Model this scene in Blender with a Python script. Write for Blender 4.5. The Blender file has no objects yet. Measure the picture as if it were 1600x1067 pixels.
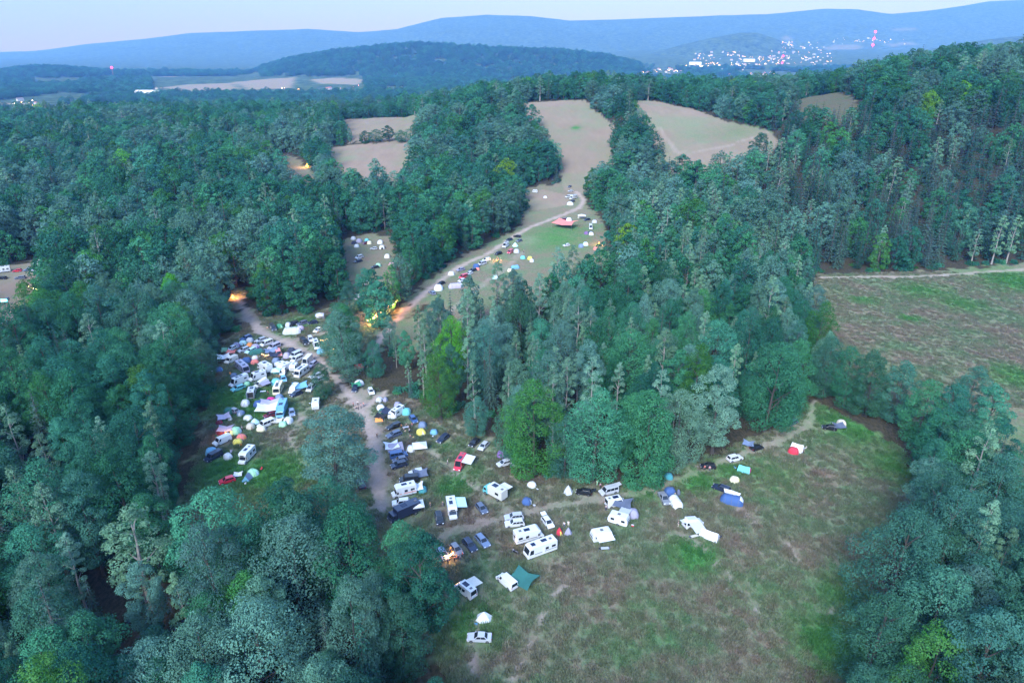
import bpy, bmesh, math, random, re
import numpy as np
from mathutils import Vector, Matrix, Euler

RAD = math.radians
random.seed(7)
RNG = np.random.default_rng(11)
scene = bpy.context.scene
COL = scene.collection

# ------------------------------------------------------------------ camera
CAM_H = 104.0
FPX = 1067.0                       # focal length in photo pixels (1600 wide)
HORIZON = 75.0
PITCH = math.atan((533.5 - HORIZON) / FPX)
cam_data = bpy.data.cameras.new('camera')
cam_data.sensor_width = 36.0
cam_data.lens = 36.0 * FPX / 1600.0
cam_data.clip_start = 0.5
cam_data.clip_end = 60000.0
cam = bpy.data.objects.new('camera', cam_data)
COL.objects.link(cam)
cam.location = (0, 0, CAM_H)
cam.rotation_euler = (math.pi / 2 - PITCH, 0, 0)
scene.camera = cam
CP, SP = math.cos(PITCH), math.sin(PITCH)


def ray(px, py):
    a = (px - 800.0) / FPX
    b = (533.5 - py) / FPX
    d = np.array([a, CP + b * SP, -SP + b * CP])
    return d / np.linalg.norm(d)


def project(x, y, z):
    dz = z - CAM_H
    depth = y * CP - dz * SP
    up = y * SP + dz * CP
    depth = np.maximum(depth, 1e-3)
    return 800 + FPX * x / depth, 533.5 - FPX * up / depth, depth


# ------------------------------------------------------------------ noise
def _hash(ix, iy, seed):
    n = (ix.astype(np.int64) * 374761393 + iy.astype(np.int64) * 668265263 + seed * 1442695041) & 0x7FFFFFFF
    n = ((n ^ (n >> 13)) * 1274126177) & 0x7FFFFFFF
    return ((n ^ (n >> 16)) & 0xFFFF) / 65535.0


def vnoise(x, y, seed=0):
    x = np.asarray(x, float); y = np.asarray(y, float)
    ix, iy = np.floor(x), np.floor(y)
    fx, fy = x - ix, y - iy
    fx = fx * fx * (3 - 2 * fx); fy = fy * fy * (3 - 2 * fy)
    a = _hash(ix, iy, seed); b = _hash(ix + 1, iy, seed)
    c = _hash(ix, iy + 1, seed); d = _hash(ix + 1, iy + 1, seed)
    return (a * (1 - fx) + b * fx) * (1 - fy) + (c * (1 - fx) + d * fx) * fy


def fbm(x, y, seed=0, o=4):
    s, a, t = 0.0, 1.0, 0.0
    for k in range(o):
        s = s + a * vnoise(x * 2 ** k, y * 2 ** k, seed + k * 17)
        t += a; a *= 0.5
    return s / t


def sstep(t):
    t = np.clip(t, 0, 1)
    return t * t * (3 - 2 * t)


# ------------------------------------------------------------------ terrain
def ridge_line(pts, D):
    xs, zs = [], []
    for px, py in pts:
        d = ray(px, py)
        k = D / d[1]
        xs.append(d[0] * k); zs.append(CAM_H + d[2] * k)
    return np.array(xs), np.array(zs)


FAR = ridge_line([(-900, 60), (-300, 96), (0, 82), (60, 80), (130, 70), (220, 62), (300, 52), (390, 49), (480, 46), (560, 51), (620, 46),
                  (690, 29), (760, 24), (830, 26), (890, 33), (1000, 30), (1100, 26), (1200, 23), (1290, 15), (1340, 16),
                  (1390, 23), (1440, 19), (1500, 11), (1545, 3), (1600, 1), (1700, -8), (2300, 20)], 12500.0)
MID = ridge_line([(250, 160), (330, 138), (400, 112), (450, 96), (520, 84), (590, 77), (650, 72), (720, 76), (800, 80),
                  (880, 83), (940, 89), (1000, 104), (1080, 125), (1180, 160)], 5000.0)
KNOB = ridge_line([(930, 110), (1000, 88), (1060, 72), (1110, 60), (1160, 51), (1185, 52), (1215, 62), (1250, 82), (1290, 105)], 7600.0)
LOW = ridge_line([(-800, 110), (-200, 112), (0, 116), (60, 109), (100, 111), (200, 119), (300, 122), (380, 124), (460, 140)], 4400.0)
RSL = ridge_line([(1380, 96), (1440, 80), (1500, 68), (1560, 60), (1640, 52), (1800, 42), (2300, 40)], 6200.0)


def hgt(x, y):
    x = np.asarray(x, float); y = np.asarray(y, float)
    yy = np.maximum(y, 60.0)
    u = np.clip(x / yy, -0.95, 0.95)
    A = np.interp(u, [-.95, -.75, -.55, -.3, -.15, -.05, .03, .1, .3, .38, .45, .6, .75, .95], [0, 3, 10, 13, 22, 38, 48, 51, 47, 52, 61, 79, 86, 92])
    ys = np.interp(u, [-.95, -.75, -.3, -.1, 0, .12, .3, .45, .75], [430, 430, 450, 470, 545, 545, 430, 350, 330])
    ye = np.interp(u, [-.75, -.3, -.1, 0, .12, .3, .45, .75], [860, 850, 800, 775, 780, 730, 690, 660])
    s = sstep((yy - ys) / (ye - ys))
    V = -60 + 0.0335 * np.clip(yy - 4400, 0, 4200) * sstep((u + 0.05) / 0.25)
    V = V + 10 * (fbm(x / 900, y / 900, 5, 3) - .5)
    fall = sstep((yy - (ye + 70)) / 900)
    h = A * s * (1 - fall) + V * fall
    h = h + (fbm(x / 60, y / 60, 3, 3) - .5) * (2.0 + 6.0 * s * (1 - fall))
    fl = sstep((yy - 2000) / 1200)
    rough = (fbm(x / 420, y / 420, 9, 4) - .5)

    def bump(R, D, w, extra=0.0, up=60.0):
        zr = np.interp(x * D / np.maximum(yy, 200) if extra else x, R[0], R[1])
        g = np.exp(-((yy - D) / w) ** 2)
        return zr, g
    for R, D, w, rg in ((LOW, 4400., 500., 14.), (MID, 5000., 620., 24.), (RSL, 6200., 900., 22.), (KNOB, 7600., 750., 20.), (FAR, 12500., 2600., 90.)):
        xb = x * D / np.maximum(yy, 300.0)
        zr = np.interp(xb, R[0], R[1], left=-200, right=-200)
        g = np.exp(-((yy - D) / w) ** 2)
        h = np.maximum(h, -60 + (zr + 60) * g + rough * rg * g * 2 * np.clip(np.abs(yy - D) / w, 0.06, 1))
    return h


TS = np.exp(np.linspace(math.log(60), math.log(20000), 5000))


def unproject(px, py, lift=0.0):
    d = ray(px, py)
    f = CAM_H + d[2] * TS - hgt(d[0] * TS, d[1] * TS) - lift
    i = int(np.argmax(f < 0)) if (f < 0).any() else len(TS) - 1
    if i == 0:
        t = TS[0]
    else:
        t = TS[i - 1] + (TS[i] - TS[i - 1]) * f[i - 1] / (f[i - 1] - f[i] + 1e-9)
    return float(d[0] * t), float(d[1] * t)


def poly_world(pts):
    return np.array([unproject(*p) for p in pts])


def inside(poly, x, y):
    c = np.zeros(np.shape(x), bool)
    n = len(poly)
    for i in range(n):
        x1, y1 = poly[i]; x2, y2 = poly[(i + 1) % n]
        if y1 == y2:
            continue
        m = ((y1 > y) != (y2 > y)) & (x < (x2 - x1) * (y - y1) / (y2 - y1) + x1)
        c ^= m
    return c


def dist_line(pts, x, y):
    best = np.full(np.shape(x), 1e9)
    for (x1, y1), (x2, y2) in zip(pts[:-1], pts[1:]):
        dx, dy = x2 - x1, y2 - y1
        L = dx * dx + dy * dy + 1e-9
        t = np.clip(((x - x1) * dx + (y - y1) * dy) / L, 0, 1)
        best = np.minimum(best, np.hypot(x - x1 - t * dx, y - y1 - t * dy))
    return best


TREES = []
BELT = poly_world([(1262, 596), (1300, 612), (1400, 648), (1480, 660), (1570, 705), (1510, 770), (1440, 750), (1345, 670), (1296, 642)])
# clearings: outlines of open ground in the photograph, taken to the terrain
CLEAR = {k: poly_world(v) for k, v in dict(
    meadow=[(352, 536), (372, 520), (366, 478), (352, 462), (376, 448), (392, 478), (418, 500), (440, 492), (505, 486), (540, 470), (575, 505),
            (600, 540), (575, 575), (580, 605), (640, 628), (700, 648), (770, 690), (800, 738), (880, 752), (1000, 752), (1060, 736),
            (1130, 706), (1210, 672), (1246, 648), (1262, 624), (1300, 640), (1345, 668), (1410, 700), (1432, 740), (1412, 820),
            (1385, 900), (1350, 1000), (1320, 1100), (1290, 1400), (700, 1400), (700, 1067), (672, 990), (648, 945), (610, 900), (575, 872), (548, 830),
            (505, 830), (440, 885), (360, 900), (292, 872), (280, 790), (312, 700), (328, 620)],
    midcamp=[(536, 372), (580, 364), (614, 372), (622, 402), (626, 440), (612, 478), (590, 500), (560, 490), (545, 478), (540, 425)],
    road=[(585, 525), (628, 482), (650, 455), (700, 412), (760, 382), (800, 362), (815, 345), (880, 330), (930, 330), (945, 350), (950, 400), (940, 440),
          (880, 470), (800, 490), (700, 520), (640, 560)],
    bare=[(812, 296), (845, 290), (900, 286), (912, 300), (925, 335), (880, 350), (812, 362), (818, 330)],
    field_slope=[(810, 163), (870, 158), (917, 158), (942, 181), (970, 205), (956, 235), (964, 272), (922, 300), (905, 304), (884, 300), (872, 262), (842, 215), (822, 190)],
    field_crest=[(978, 157), (1020, 158), (1060, 166), (1120, 184), (1200, 204), (1225, 222), (1180, 262), (1110, 290), (1040, 292), (1020, 225), (998, 188)],
    field_small=[(530, 186), (600, 178), (655, 180), (655, 200), (640, 224), (540, 224)],
    field_tan=[(512, 232), (560, 225), (650, 222), (645, 265), (630, 310), (545, 315), (518, 275)],
    glade=[(424, 240), (464, 246), (498, 278), (510, 300), (498, 322), (468, 318), (440, 275)],
    parking=[(-90, 418), (0, 416), (40, 412), (62, 402), (72, 390), (82, 398), (72, 430), (72, 500), (50, 552), (-20, 585), (-90, 590)],
    right_meadow=[(1275, 429), (1400, 426), (1530, 418), (1600, 411), (1900, 405), (1900, 930), (1640, 830), (1590, 792), (1556, 728), (1480, 664), (1400, 650), (1330, 636), (1296, 610), (1276, 560), (1268, 490)],
    red_glade=[(1232, 164), (1285, 148), (1335, 157), (1348, 178), (1335, 200), (1255, 204)],
).items()}
ISLANDS = {k: poly_world(v) for k, v in dict(
    oaks=[(512, 560), (530, 545), (575, 548), (605, 575), (606, 596), (575, 602), (540, 600)],
    hedge=[(640, 500), (660, 478), (690, 470)],
).items()}
TRACKS = [(poly_world(p), w) for p, w in (
    ([(596, 790), (588, 750), (586, 700), (577, 660), (560, 635), (535, 600), (515, 578), (480, 553), (440, 532), (405, 518), (388, 495), (376, 468)], 2.6),
    ([(436, 530), (470, 530), (510, 520), (545, 510)], 1.4),
    ([(560, 640), (600, 615), (590, 585), (580, 560), (600, 520), (640, 478), (680, 445), (720, 415), (760, 398), (800, 372), (835, 352), (880, 336), (905, 325), (912, 312), (900, 300)], 1.9),
    ([(690, 500), (740, 455), (790, 420), (815, 395)], 1.6),
    ([(690, 838), (760, 815), (850, 795), (940, 780), (1020, 765), (1060, 748), (1110, 728), (1180, 702), (1230, 685), (1262, 665), (1270, 640), (1265, 622)], 1.5),
    ([(650, 690), (680, 712), (705, 735), (760, 775), (800, 800)], .8),
    ([(480, 640), (450, 680), (470, 720), (520, 760)], .9),
    ([(760, 905), (745, 960), (735, 1060)], .45), ([(905, 880), (850, 960), (800, 1060)], .3), ([(1010, 800), (1100, 860), (1190, 960)], .3), ([(1130, 780), (1230, 850), (1300, 960)], .25),
    ([(1284, 434), (1340, 433), (1400, 433), (1460, 431), (1530, 426), (1640, 418)], 1.62),
    ([(1030, 200), (1060, 240), (1120, 232), (1200, 208)], 1.6),
)]


def clear_mask(x, y):
    m = np.zeros(np.shape(x), bool)
    for p in CLEAR.values():
        m |= inside(p, x, y)
    for p in ISLANDS.values():
        m &= ~inside(p, x, y)
    return m


# ------------------------------------------------------------------ helpers: tagging, meshes
def tag(o, label=None, cat=None, group=None, kind=None):
    if label: o['label'] = label
    if cat: o['category'] = cat
    if group: o['group'] = group
    if kind: o['kind'] = kind
    return o


def link(o, parent=None):
    COL.objects.link(o)
    if parent is not None:
        o.parent = parent
    return o


def mesh_np(name, verts, faces, mats=(), smooth=False, uniform=4):
    me = bpy.data.meshes.new(name)
    verts = np.asarray(verts, np.float32); faces = np.asarray(faces, np.int32)
    me.vertices.add(len(verts)); me.vertices.foreach_set('co', verts.ravel())
    me.loops.add(faces.size); me.loops.foreach_set('vertex_index', faces.ravel())
    me.polygons.add(len(faces))
    me.polygons.foreach_set('loop_start', np.arange(0, faces.size, faces.shape[1], dtype=np.int32))
    me.polygons.foreach_set('use_smooth', np.full(len(faces), smooth, bool))
    me.update(calc_edges=True); me.validate()
    for m in mats:
        me.materials.append(m)
    return me


def new_mat(name):
    m = bpy.data.materials.new(name); m.use_nodes = True
    nt = m.node_tree
    for n in list(nt.nodes):
        nt.nodes.remove(n)
    out = nt.nodes.new('ShaderNodeOutputMaterial')
    return m, nt, out


def N(nt, typ, **kw):
    n = nt.nodes.new(typ)
    for k, v in kw.items():
        if k.startswith('i_'):
            n.inputs[k[2:].replace('_', ' ')].default_value = v
        else:
            setattr(n, k, v)
    return n


def L(nt, a, b):
    nt.links.new(a, b)


_MC = {}


def mat_plain(name, col, rough=0.5, metal=0.0, var=0.12, scale=3.0, coat=0.0):
    key = (name, col, rough, metal)
    if key in _MC:
        return _MC[key]
    m, nt, out = new_mat(name)
    b = N(nt, 'ShaderNodeBsdfPrincipled')
    b.inputs['Roughness'].default_value = rough
    b.inputs['Metallic'].default_value = metal
    b.inputs['Coat Weight'].default_value = coat
    tc = N(nt, 'ShaderNodeTexCoord')
    no = N(nt, 'ShaderNodeTexNoise'); no.inputs['Scale'].default_value = scale; no.inputs['Detail'].default_value = 4
    L(nt, tc.outputs['Object'], no.inputs['Vector'])
    mx = N(nt, 'ShaderNodeMix', data_type='RGBA')
    c = tuple(col)
    mx.inputs['A'].default_value = (c[0] * (1 - var), c[1] * (1 - var), c[2] * (1 - var), 1)
    mx.inputs['B'].default_value = (min(1, c[0] * (1 + var)), min(1, c[1] * (1 + var)), min(1, c[2] * (1 + var)), 1)
    L(nt, no.outputs['Fac'], mx.inputs['Factor'])
    L(nt, mx.outputs['Result'], b.inputs['Base Color'])
    L(nt, b.outputs['BSDF'], out.inputs['Surface'])
    _MC[key] = m
    return m


def mat_emit(name, col, strength):
    key = (name, col, strength)
    if key in _MC:
        return _MC[key]
    m, nt, out = new_mat(name)
    e = N(nt, 'ShaderNodeEmission'); e.inputs['Color'].default_value = (*col, 1); e.inputs['Strength'].default_value = strength
    L(nt, e.outputs['Emission'], out.inputs['Surface'])
    _MC[key] = m
    return m


def mat_leaf(name, col, col2, transl=0.12):
    """leaf colour varies from clump to clump, leaf to leaf and tree to tree"""
    m, nt, out = new_mat(name)
    oi = N(nt, 'ShaderNodeObjectInfo')
    tc = N(nt, 'ShaderNodeTexCoord')
    no = N(nt, 'ShaderNodeTexNoise'); no.inputs['Scale'].default_value = 0.55; no.inputs['Detail'].default_value = 5; no.inputs['Roughness'].default_value = .7
    L(nt, tc.outputs['Object'], no.inputs['Vector'])
    ramp = N(nt, 'ShaderNodeMapRange'); ramp.inputs['From Min'].default_value = .32; ramp.inputs['From Max'].default_value = .68
    L(nt, no.outputs['Fac'], ramp.inputs['Value'])
    mx = N(nt, 'ShaderNodeMix', data_type='RGBA')
    mx.inputs['A'].default_value = (*col, 1); mx.inputs['B'].default_value = (*col2, 1)
    L(nt, ramp.outputs['Result'], mx.inputs['Factor'])
    hs = N(nt, 'ShaderNodeHueSaturation')
    h = N(nt, 'ShaderNodeMapRange'); h.inputs['To Min'].default_value = .475; h.inputs['To Max'].default_value = .525
    v = N(nt, 'ShaderNodeMapRange'); v.inputs['To Min'].default_value = .72; v.inputs['To Max'].default_value = 1.3
    L(nt, oi.outputs['Random'], h.inputs['Value'])
    w = N(nt, 'ShaderNodeMath', operation='MULTIPLY'); w.inputs[1].default_value = 7.31
    f = N(nt, 'ShaderNodeMath', operation='FRACT')
    L(nt, oi.outputs['Random'], w.inputs[0]); L(nt, w.outputs[0], f.inputs[0]); L(nt, f.outputs[0], v.inputs['Value'])
    L(nt, h.outputs['Result'], hs.inputs['Hue']); L(nt, v.outputs['Result'], hs.inputs['Value'])
    L(nt, mx.outputs['Result'], hs.inputs['Color'])
    d = N(nt, 'ShaderNodeBsdfDiffuse'); t = N(nt, 'ShaderNodeBsdfTranslucent')
    L(nt, hs.outputs['Color'], d.inputs['Color']); L(nt, hs.outputs['Color'], t.inputs['Color'])
    ms = N(nt, 'ShaderNodeMixShader'); ms.inputs['Fac'].default_value = transl
    L(nt, d.outputs['BSDF'], ms.inputs[1]); L(nt, t.outputs['BSDF'], ms.inputs[2])
    L(nt, ms.outputs['Shader'], out.inputs['Surface'])
    return m
# ------------------------------------------------------------------ ground sheet
def growing(start, step, end, rate):
    out, v = [], start
    while v < end:
        step *= 1 + rate; v += step; out.append(v)
    return out


_xr = growing(195, 1.5, 11700, .022)
XS = np.array([-v for v in _xr[::-1]] + list(np.arange(-195, 195.1, 1.5)) + _xr)
YS = np.array([-400, -250, -150, -80, -30, 10, 35, 50, 62, 72, 80] + list(np.arange(86, 340.1, 1.5)) + growing(340, 1.5, 13700, .0125))
GX, GY = np.meshgrid(XS, YS)
GZ = hgt(GX, GY)
ny, nx = GX.shape
open_m = clear_mask(GX + 1.6 * (vnoise(GX / 3, GY / 3, 21) - .5) * 4, GY + 1.6 * (vnoise(GX / 3, GY / 3, 22) - .5) * 4).astype(float)
tan_m = np.zeros_like(GX)
open_m = np.where(inside(CLEAR['red_glade'], GX, GY), open_m * .45, open_m)
for k in ('field_slope', 'field_crest', 'field_small', 'field_tan', 'parking', 'bare', 'midcamp', 'red_glade', 'glade'):
    tan_m = np.maximum(tan_m, inside(CLEAR[k], GX, GY) * dict(field_slope=.82, field_crest=.85, field_small=.8, field_tan=1, parking=1, bare=.3, midcamp=.3, red_glade=.12, glade=.3)[k])
BARE_PATCH = poly_world([(815, 300), (850, 297), (885, 305), (893, 318), (860, 326), (815, 330)])
tan_m = np.maximum(tan_m, inside(BARE_PATCH, GX, GY) * 1.0)
for p in ([(240, 139), (300, 132), (362, 130), (378, 141), (330, 148), (260, 148)], [(362, 129), (400, 125), (462, 121), (456, 138), (390, 141)],
          [(484, 124), (530, 122), (568, 124), (560, 133), (500, 131)], [(-40, 160), (50, 162), (52, 168), (-40, 170)], [(600, 121), (690, 119), (700, 123), (610, 126)],
          [(1285, 73), (1340, 69), (1345, 75), (1300, 79)], [(1388, 69), (1424, 65), (1432, 70), (1392, 74)], [(1395, 45), (1425, 43), (1428, 46), (1397, 48)],
          [(1215, 58), (1232, 57), (1236, 61), (1218, 62)], [(250, 118), (330, 110), (340, 114), (260, 121)]):
    q = poly_world(p)
    ins = inside(q, GX, GY).astype(float)
    tan_m = np.maximum(tan_m, ins * .9); open_m = np.maximum(open_m, ins * (1 if p[0][0] < 1000 else .45))
track_m = np.zeros_like(GX)
for pts, w in TRACKS:
    d = dist_line(pts, GX, GY) + (vnoise(GX / 2.2, GY / 2.2, 31) - .5) * 2.2
    t = np.clip(1.35 - d / w, 0, 1) * (.9 if w > 1.7 else .62)
    if w <= 1.6:                                     # two wheel ruts with grass between
        t = t * np.clip(np.abs(d - .2) / (.55 * w), 0.35, 1)
    track_m = np.maximum(track_m, t)
for px, py, r, a in ((545, 622, 11, 1.), (590, 770, 7, .8), (560, 645, 7, .9), (720, 672, 10, .55), (770, 690, 8, .8), (800, 735, 8, .6), (900, 762, 8, .45),
                     (1240, 668, 9, .8), (1210, 690, 7, .5), (855, 800, 5, .25), (690, 850, 8, .5), (725, 800, 6, .3), (440, 590, 12, .3), (475, 610, 7, .45), (610, 690, 7, .35),
                     (820, 375, 10, .6), (770, 412, 8, .5), (390, 535, 10, .2), (745, 945, 6, .35), (770, 1010, 6, .3), (620, 640, 7, .5), (470, 655, 7, .4), (650, 775, 7, .35)):
    x0, y0 = unproject(px, py)
    g = np.exp(-(((GX - x0) ** 2 + (GY - y0) ** 2) / (r * r))) * a * .42
    g = g * np.clip(.35 + 1.3 * fbm(GX / 4, GY / 4, 41, 3), 0, 1.2)
    track_m = np.maximum(track_m, g)
lush_m = np.zeros_like(GX)
for px, py, r, a in ((1080, 872, 7, 1.), (705, 762, 7, .9), (640, 770, 6, .5), (420, 745, 14, 1.), (370, 620, 16, .9), (400, 640, 12, .9), (350, 735, 13, .9), (1000, 775, 6, .6), (1085, 752, 8, .9),
                     (1140, 735, 7, .8), (1330, 665, 18, .9), (1400, 730, 12, .8), (1300, 1010, 10, 1.), (1320, 930, 9, .7), (1200, 745, 14, .6), (860, 375, 26, .8), (880, 360, 20, .7), (730, 745, 8, .5),
                     (1150, 207, 34, .5), (1100, 214, 26, .35), (900, 200, 6, 1.), (500, 215, 20, .6), (1440, 455, 16, .8), (1500, 475, 12, .8), (1350, 470, 8, .8), (1420, 498, 5, 1.), (1590, 440, 25, .9),
                     (1590, 590, 12, .8), (470, 505, 10, .7), (440, 525, 8, .6), (460, 690, 8, .3), (730, 980, 9, .8), (760, 880, 10, .3), (990, 990, 16, .4), (1180, 930, 16, .35), (690, 700, 8, .5), (580, 560, 8, .7)):
    x0, y0 = unproject(px, py)
    lush_m = np.maximum(lush_m, np.exp(-(((GX - x0) ** 2 + (GY - y0) ** 2) / (r * r))) * a)
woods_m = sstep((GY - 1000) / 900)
verts = np.stack([GX.ravel(), GY.ravel(), GZ.ravel()], 1)
idx = np.arange(ny * nx).reshape(ny, nx)
quads = np.stack([idx[:-1, :-1].ravel(), idx[:-1, 1:].ravel(), idx[1:, 1:].ravel(), idx[1:, :-1].ravel()], 1)


def grass_color_nodes(nt, vec, lush):
    """dry reddish and green grass mottled at several scales, as seen on the meadow"""
    def noise(scale, detail, rough=.6, stretch=None, dist=0.0):
        v = vec
        if stretch:
            mp = N(nt, 'ShaderNodeMapping'); mp.inputs['Scale'].default_value = stretch; mp.inputs['Rotation'].default_value = (0, 0, .5)
            L(nt, vec, mp.inputs['Vector']); v = mp.outputs['Vector']
        n = N(nt, 'ShaderNodeTexNoise'); n.inputs['Scale'].default_value = scale; n.inputs['Detail'].default_value = detail
        n.inputs['Roughness'].default_value = rough; n.inputs['Distortion'].default_value = dist
        L(nt, v, n.inputs['Vector']); return n.outputs['Fac']

    def mr(fac, a, b):
        m = N(nt, 'ShaderNodeMapRange'); m.inputs['From Min'].default_value = a; m.inputs['From Max'].default_value = b
        L(nt, fac, m.inputs['Value']); return m.outputs['Result']

    def mix(fac, a, b):
        m = N(nt, 'ShaderNodeMix', data_type='RGBA')
        for s, v in (('A', a), ('B', b)):
            if isinstance(v, tuple): m.inputs[s].default_value = (*v, 1)
            else: L(nt, v, m.inputs[s])
        L(nt, fac, m.inputs['Factor']); return m.outputs['Result']
    big = mr(noise(.05, 8, .72), .40, .60)
    mid = mr(noise(.36, 6, .75, (1, .6, 1)), .36, .64)
    fine = mr(noise(1.7, 4, .75, (1, .5, 1)), .34, .66)
    dry = mix(fine, GC['dry_a'], GC['dry_b'])
    green = mix(fine, GC['green_a'], GC['green_b'])
    small = mr(noise(1.3, 5, .8, (1, .55, 1)), .34, .66)
    s0 = N(nt, 'ShaderNodeMath', operation='MULTIPLY_ADD'); s0.inputs[1].default_value = .30; s0.inputs[2].default_value = -.13
    L(nt, small, s0.inputs[0])
    s1 = N(nt, 'ShaderNodeMath', operation='MULTIPLY_ADD'); s1.inputs[1].default_value = .26
    L(nt, mid, s1.inputs[0]); L(nt, s0.outputs[0], s1.inputs[2])
    s2 = N(nt, 'ShaderNodeMath', operation='MULTIPLY_ADD', use_clamp=True); s2.inputs[1].default_value = .52
    L(nt, big, s2.inputs[0]); L(nt, s1.outputs[0], s2.inputs[2])
    base = mix(s2.outputs[0], green, dry)
    lu = mix(fine, GC['lush_a'], GC['lush_b'])
    lm = N(nt, 'ShaderNodeMath', operation='MULTIPLY_ADD'); lm.inputs[1].default_value = 1.5
    ml = N(nt, 'ShaderNodeMath', operation='MULTIPLY_ADD'); ml.inputs[1].default_value = -.45; ml.inputs[2].default_value = -.08
    L(nt, mid, ml.inputs[0]); L(nt, lush, lm.inputs[0]); L(nt, ml.outputs[0], lm.inputs[2])
    cl = N(nt, 'ShaderNodeClamp'); L(nt, lm.outputs[0], cl.inputs['Value'])
    return mix(cl.outputs['Result'], base, lu), fine, mid, mix, mr, noise


GC = dict(dry_a=(.145, .088, .076), dry_b=(.240, .155, .136), green_a=(.066, .125, .060), green_b=(.130, .205, .105), lush_a=(.03, .105, .032), lush_b=(.078, .215, .06))
m_ground, nt, out = new_mat('ground')
geo = N(nt, 'ShaderNodeNewGeometry')
att = {k: N(nt, 'ShaderNodeAttribute', attribute_name=k).outputs['Fac'] for k in ('open', 'tan', 'track', 'lush', 'woods')}
gc, fine, mid, mix, mr, noise = grass_color_nodes(nt, geo.outputs['Position'], att['lush'])
tanc = mix(noise(.12, 6, .7, (1, .3, 1)), (.145, .108, .080), (.235, .182, .145))
tanc = mix(mr(noise(.02, 4), .45, .65), tanc, mix(fine, (.11, .135, .075), (.19, .185, .13)))
tann = N(nt, 'ShaderNodeMath', operation='MULTIPLY_ADD'); tann.inputs[1].default_value = .9; tann.inputs[2].default_value = 0
gdark = N(nt, 'ShaderNodeHueSaturation'); gdark.inputs['Value'].default_value = .84; L(nt, gc, gdark.inputs['Color']); gc = gdark.outputs['Color']
lsub = N(nt, 'ShaderNodeMath', operation='SUBTRACT', use_clamp=True)
L(nt, att['tan'], lsub.inputs[0]); L(nt, att['lush'], lsub.inputs[1])
c1 = mix(lsub.outputs[0], gc, tanc)
trk = mix(noise(.8, 6, .7), (.20, .155, .135), (.36, .295, .27))
c2 = mix(att['track'], c1, trk)
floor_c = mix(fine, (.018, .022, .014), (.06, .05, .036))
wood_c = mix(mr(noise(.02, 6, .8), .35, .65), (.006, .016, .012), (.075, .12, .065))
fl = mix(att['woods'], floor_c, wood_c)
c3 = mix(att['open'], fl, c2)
dif = N(nt, 'ShaderNodeBsdfDiffuse'); dif.inputs['Roughness'].default_value = .8
L(nt, c3, dif.inputs['Color'])
bmp = N(nt, 'ShaderNodeBump'); bmp.inputs['Strength'].default_value = .6; bmp.inputs['Distance'].default_value = .35
L(nt, noise(2.4, 5, .7), bmp.inputs['Height']); L(nt, bmp.outputs['Normal'], dif.inputs['Normal'])
L(nt, dif.outputs['BSDF'], out.inputs['Surface'])
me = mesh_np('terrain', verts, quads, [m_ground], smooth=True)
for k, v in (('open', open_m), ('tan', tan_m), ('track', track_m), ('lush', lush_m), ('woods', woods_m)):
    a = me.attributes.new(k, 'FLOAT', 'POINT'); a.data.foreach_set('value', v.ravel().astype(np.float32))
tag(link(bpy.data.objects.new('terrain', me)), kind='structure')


# ------------------------------------------------------------------ trees
def rand_dirs(n, rng):
    v = rng.normal(size=(n, 3)); return v / np.linalg.norm(v, axis=1, keepdims=True)


def leaf_quads(P, Nn, size, rng, aspect=.7):
    """one small folded leaf spray per point: a pointed quad facing roughly along Nn"""
    n = len(P)
    up = rand_dirs(n, rng)
    t = np.cross(Nn, up); t /= np.linalg.norm(t, axis=1, keepdims=True) + 1e-9
    b = np.cross(Nn, t)
    s = (size * rng.uniform(.5, 1.1, n) ** 1 * np.where(rng.random(n) < .12, 1.7, 1.0))[:, None]
    sag = Nn * s * .22
    v = np.stack([P - t * s * .5 - sag, P - b * s * .5 * aspect, P + t * s * .5 - sag, P + b * s * .5 * aspect], 1).reshape(-1, 3)
    return v, np.arange(n * 4).reshape(-1, 4)


def tube(path, radii, sides=6):
    V, F = [], []
    path = [Vector(p) for p in path]
    for i, p in enumerate(path):
        d = (path[min(i + 1, len(path) - 1)] - path[max(i - 1, 0)]).normalized()
        a = d.orthogonal().normalized(); b = d.cross(a)
        for k in range(sides):
            th = 2 * math.pi * k / sides
            V.append(p + (a * math.cos(th) + b * math.sin(th)) * radii[i])
    for i in range(len(path) - 1):
        for k in range(sides):
            k2 = (k + 1) % sides
            F.append((i * sides + k, i * sides + k2, (i + 1) * sides + k2, (i + 1) * sides + k))
    return [tuple(v) for v in V], F


def join_geo(parts):
    V, F, o = [], [], 0
    for v, f in parts:
        V.append(np.asarray(v, float).reshape(-1, 3)); F.append(np.asarray(f, int).reshape(-1, 4) + o); o += len(V[-1])
    return np.concatenate(V), np.concatenate(F)


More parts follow.
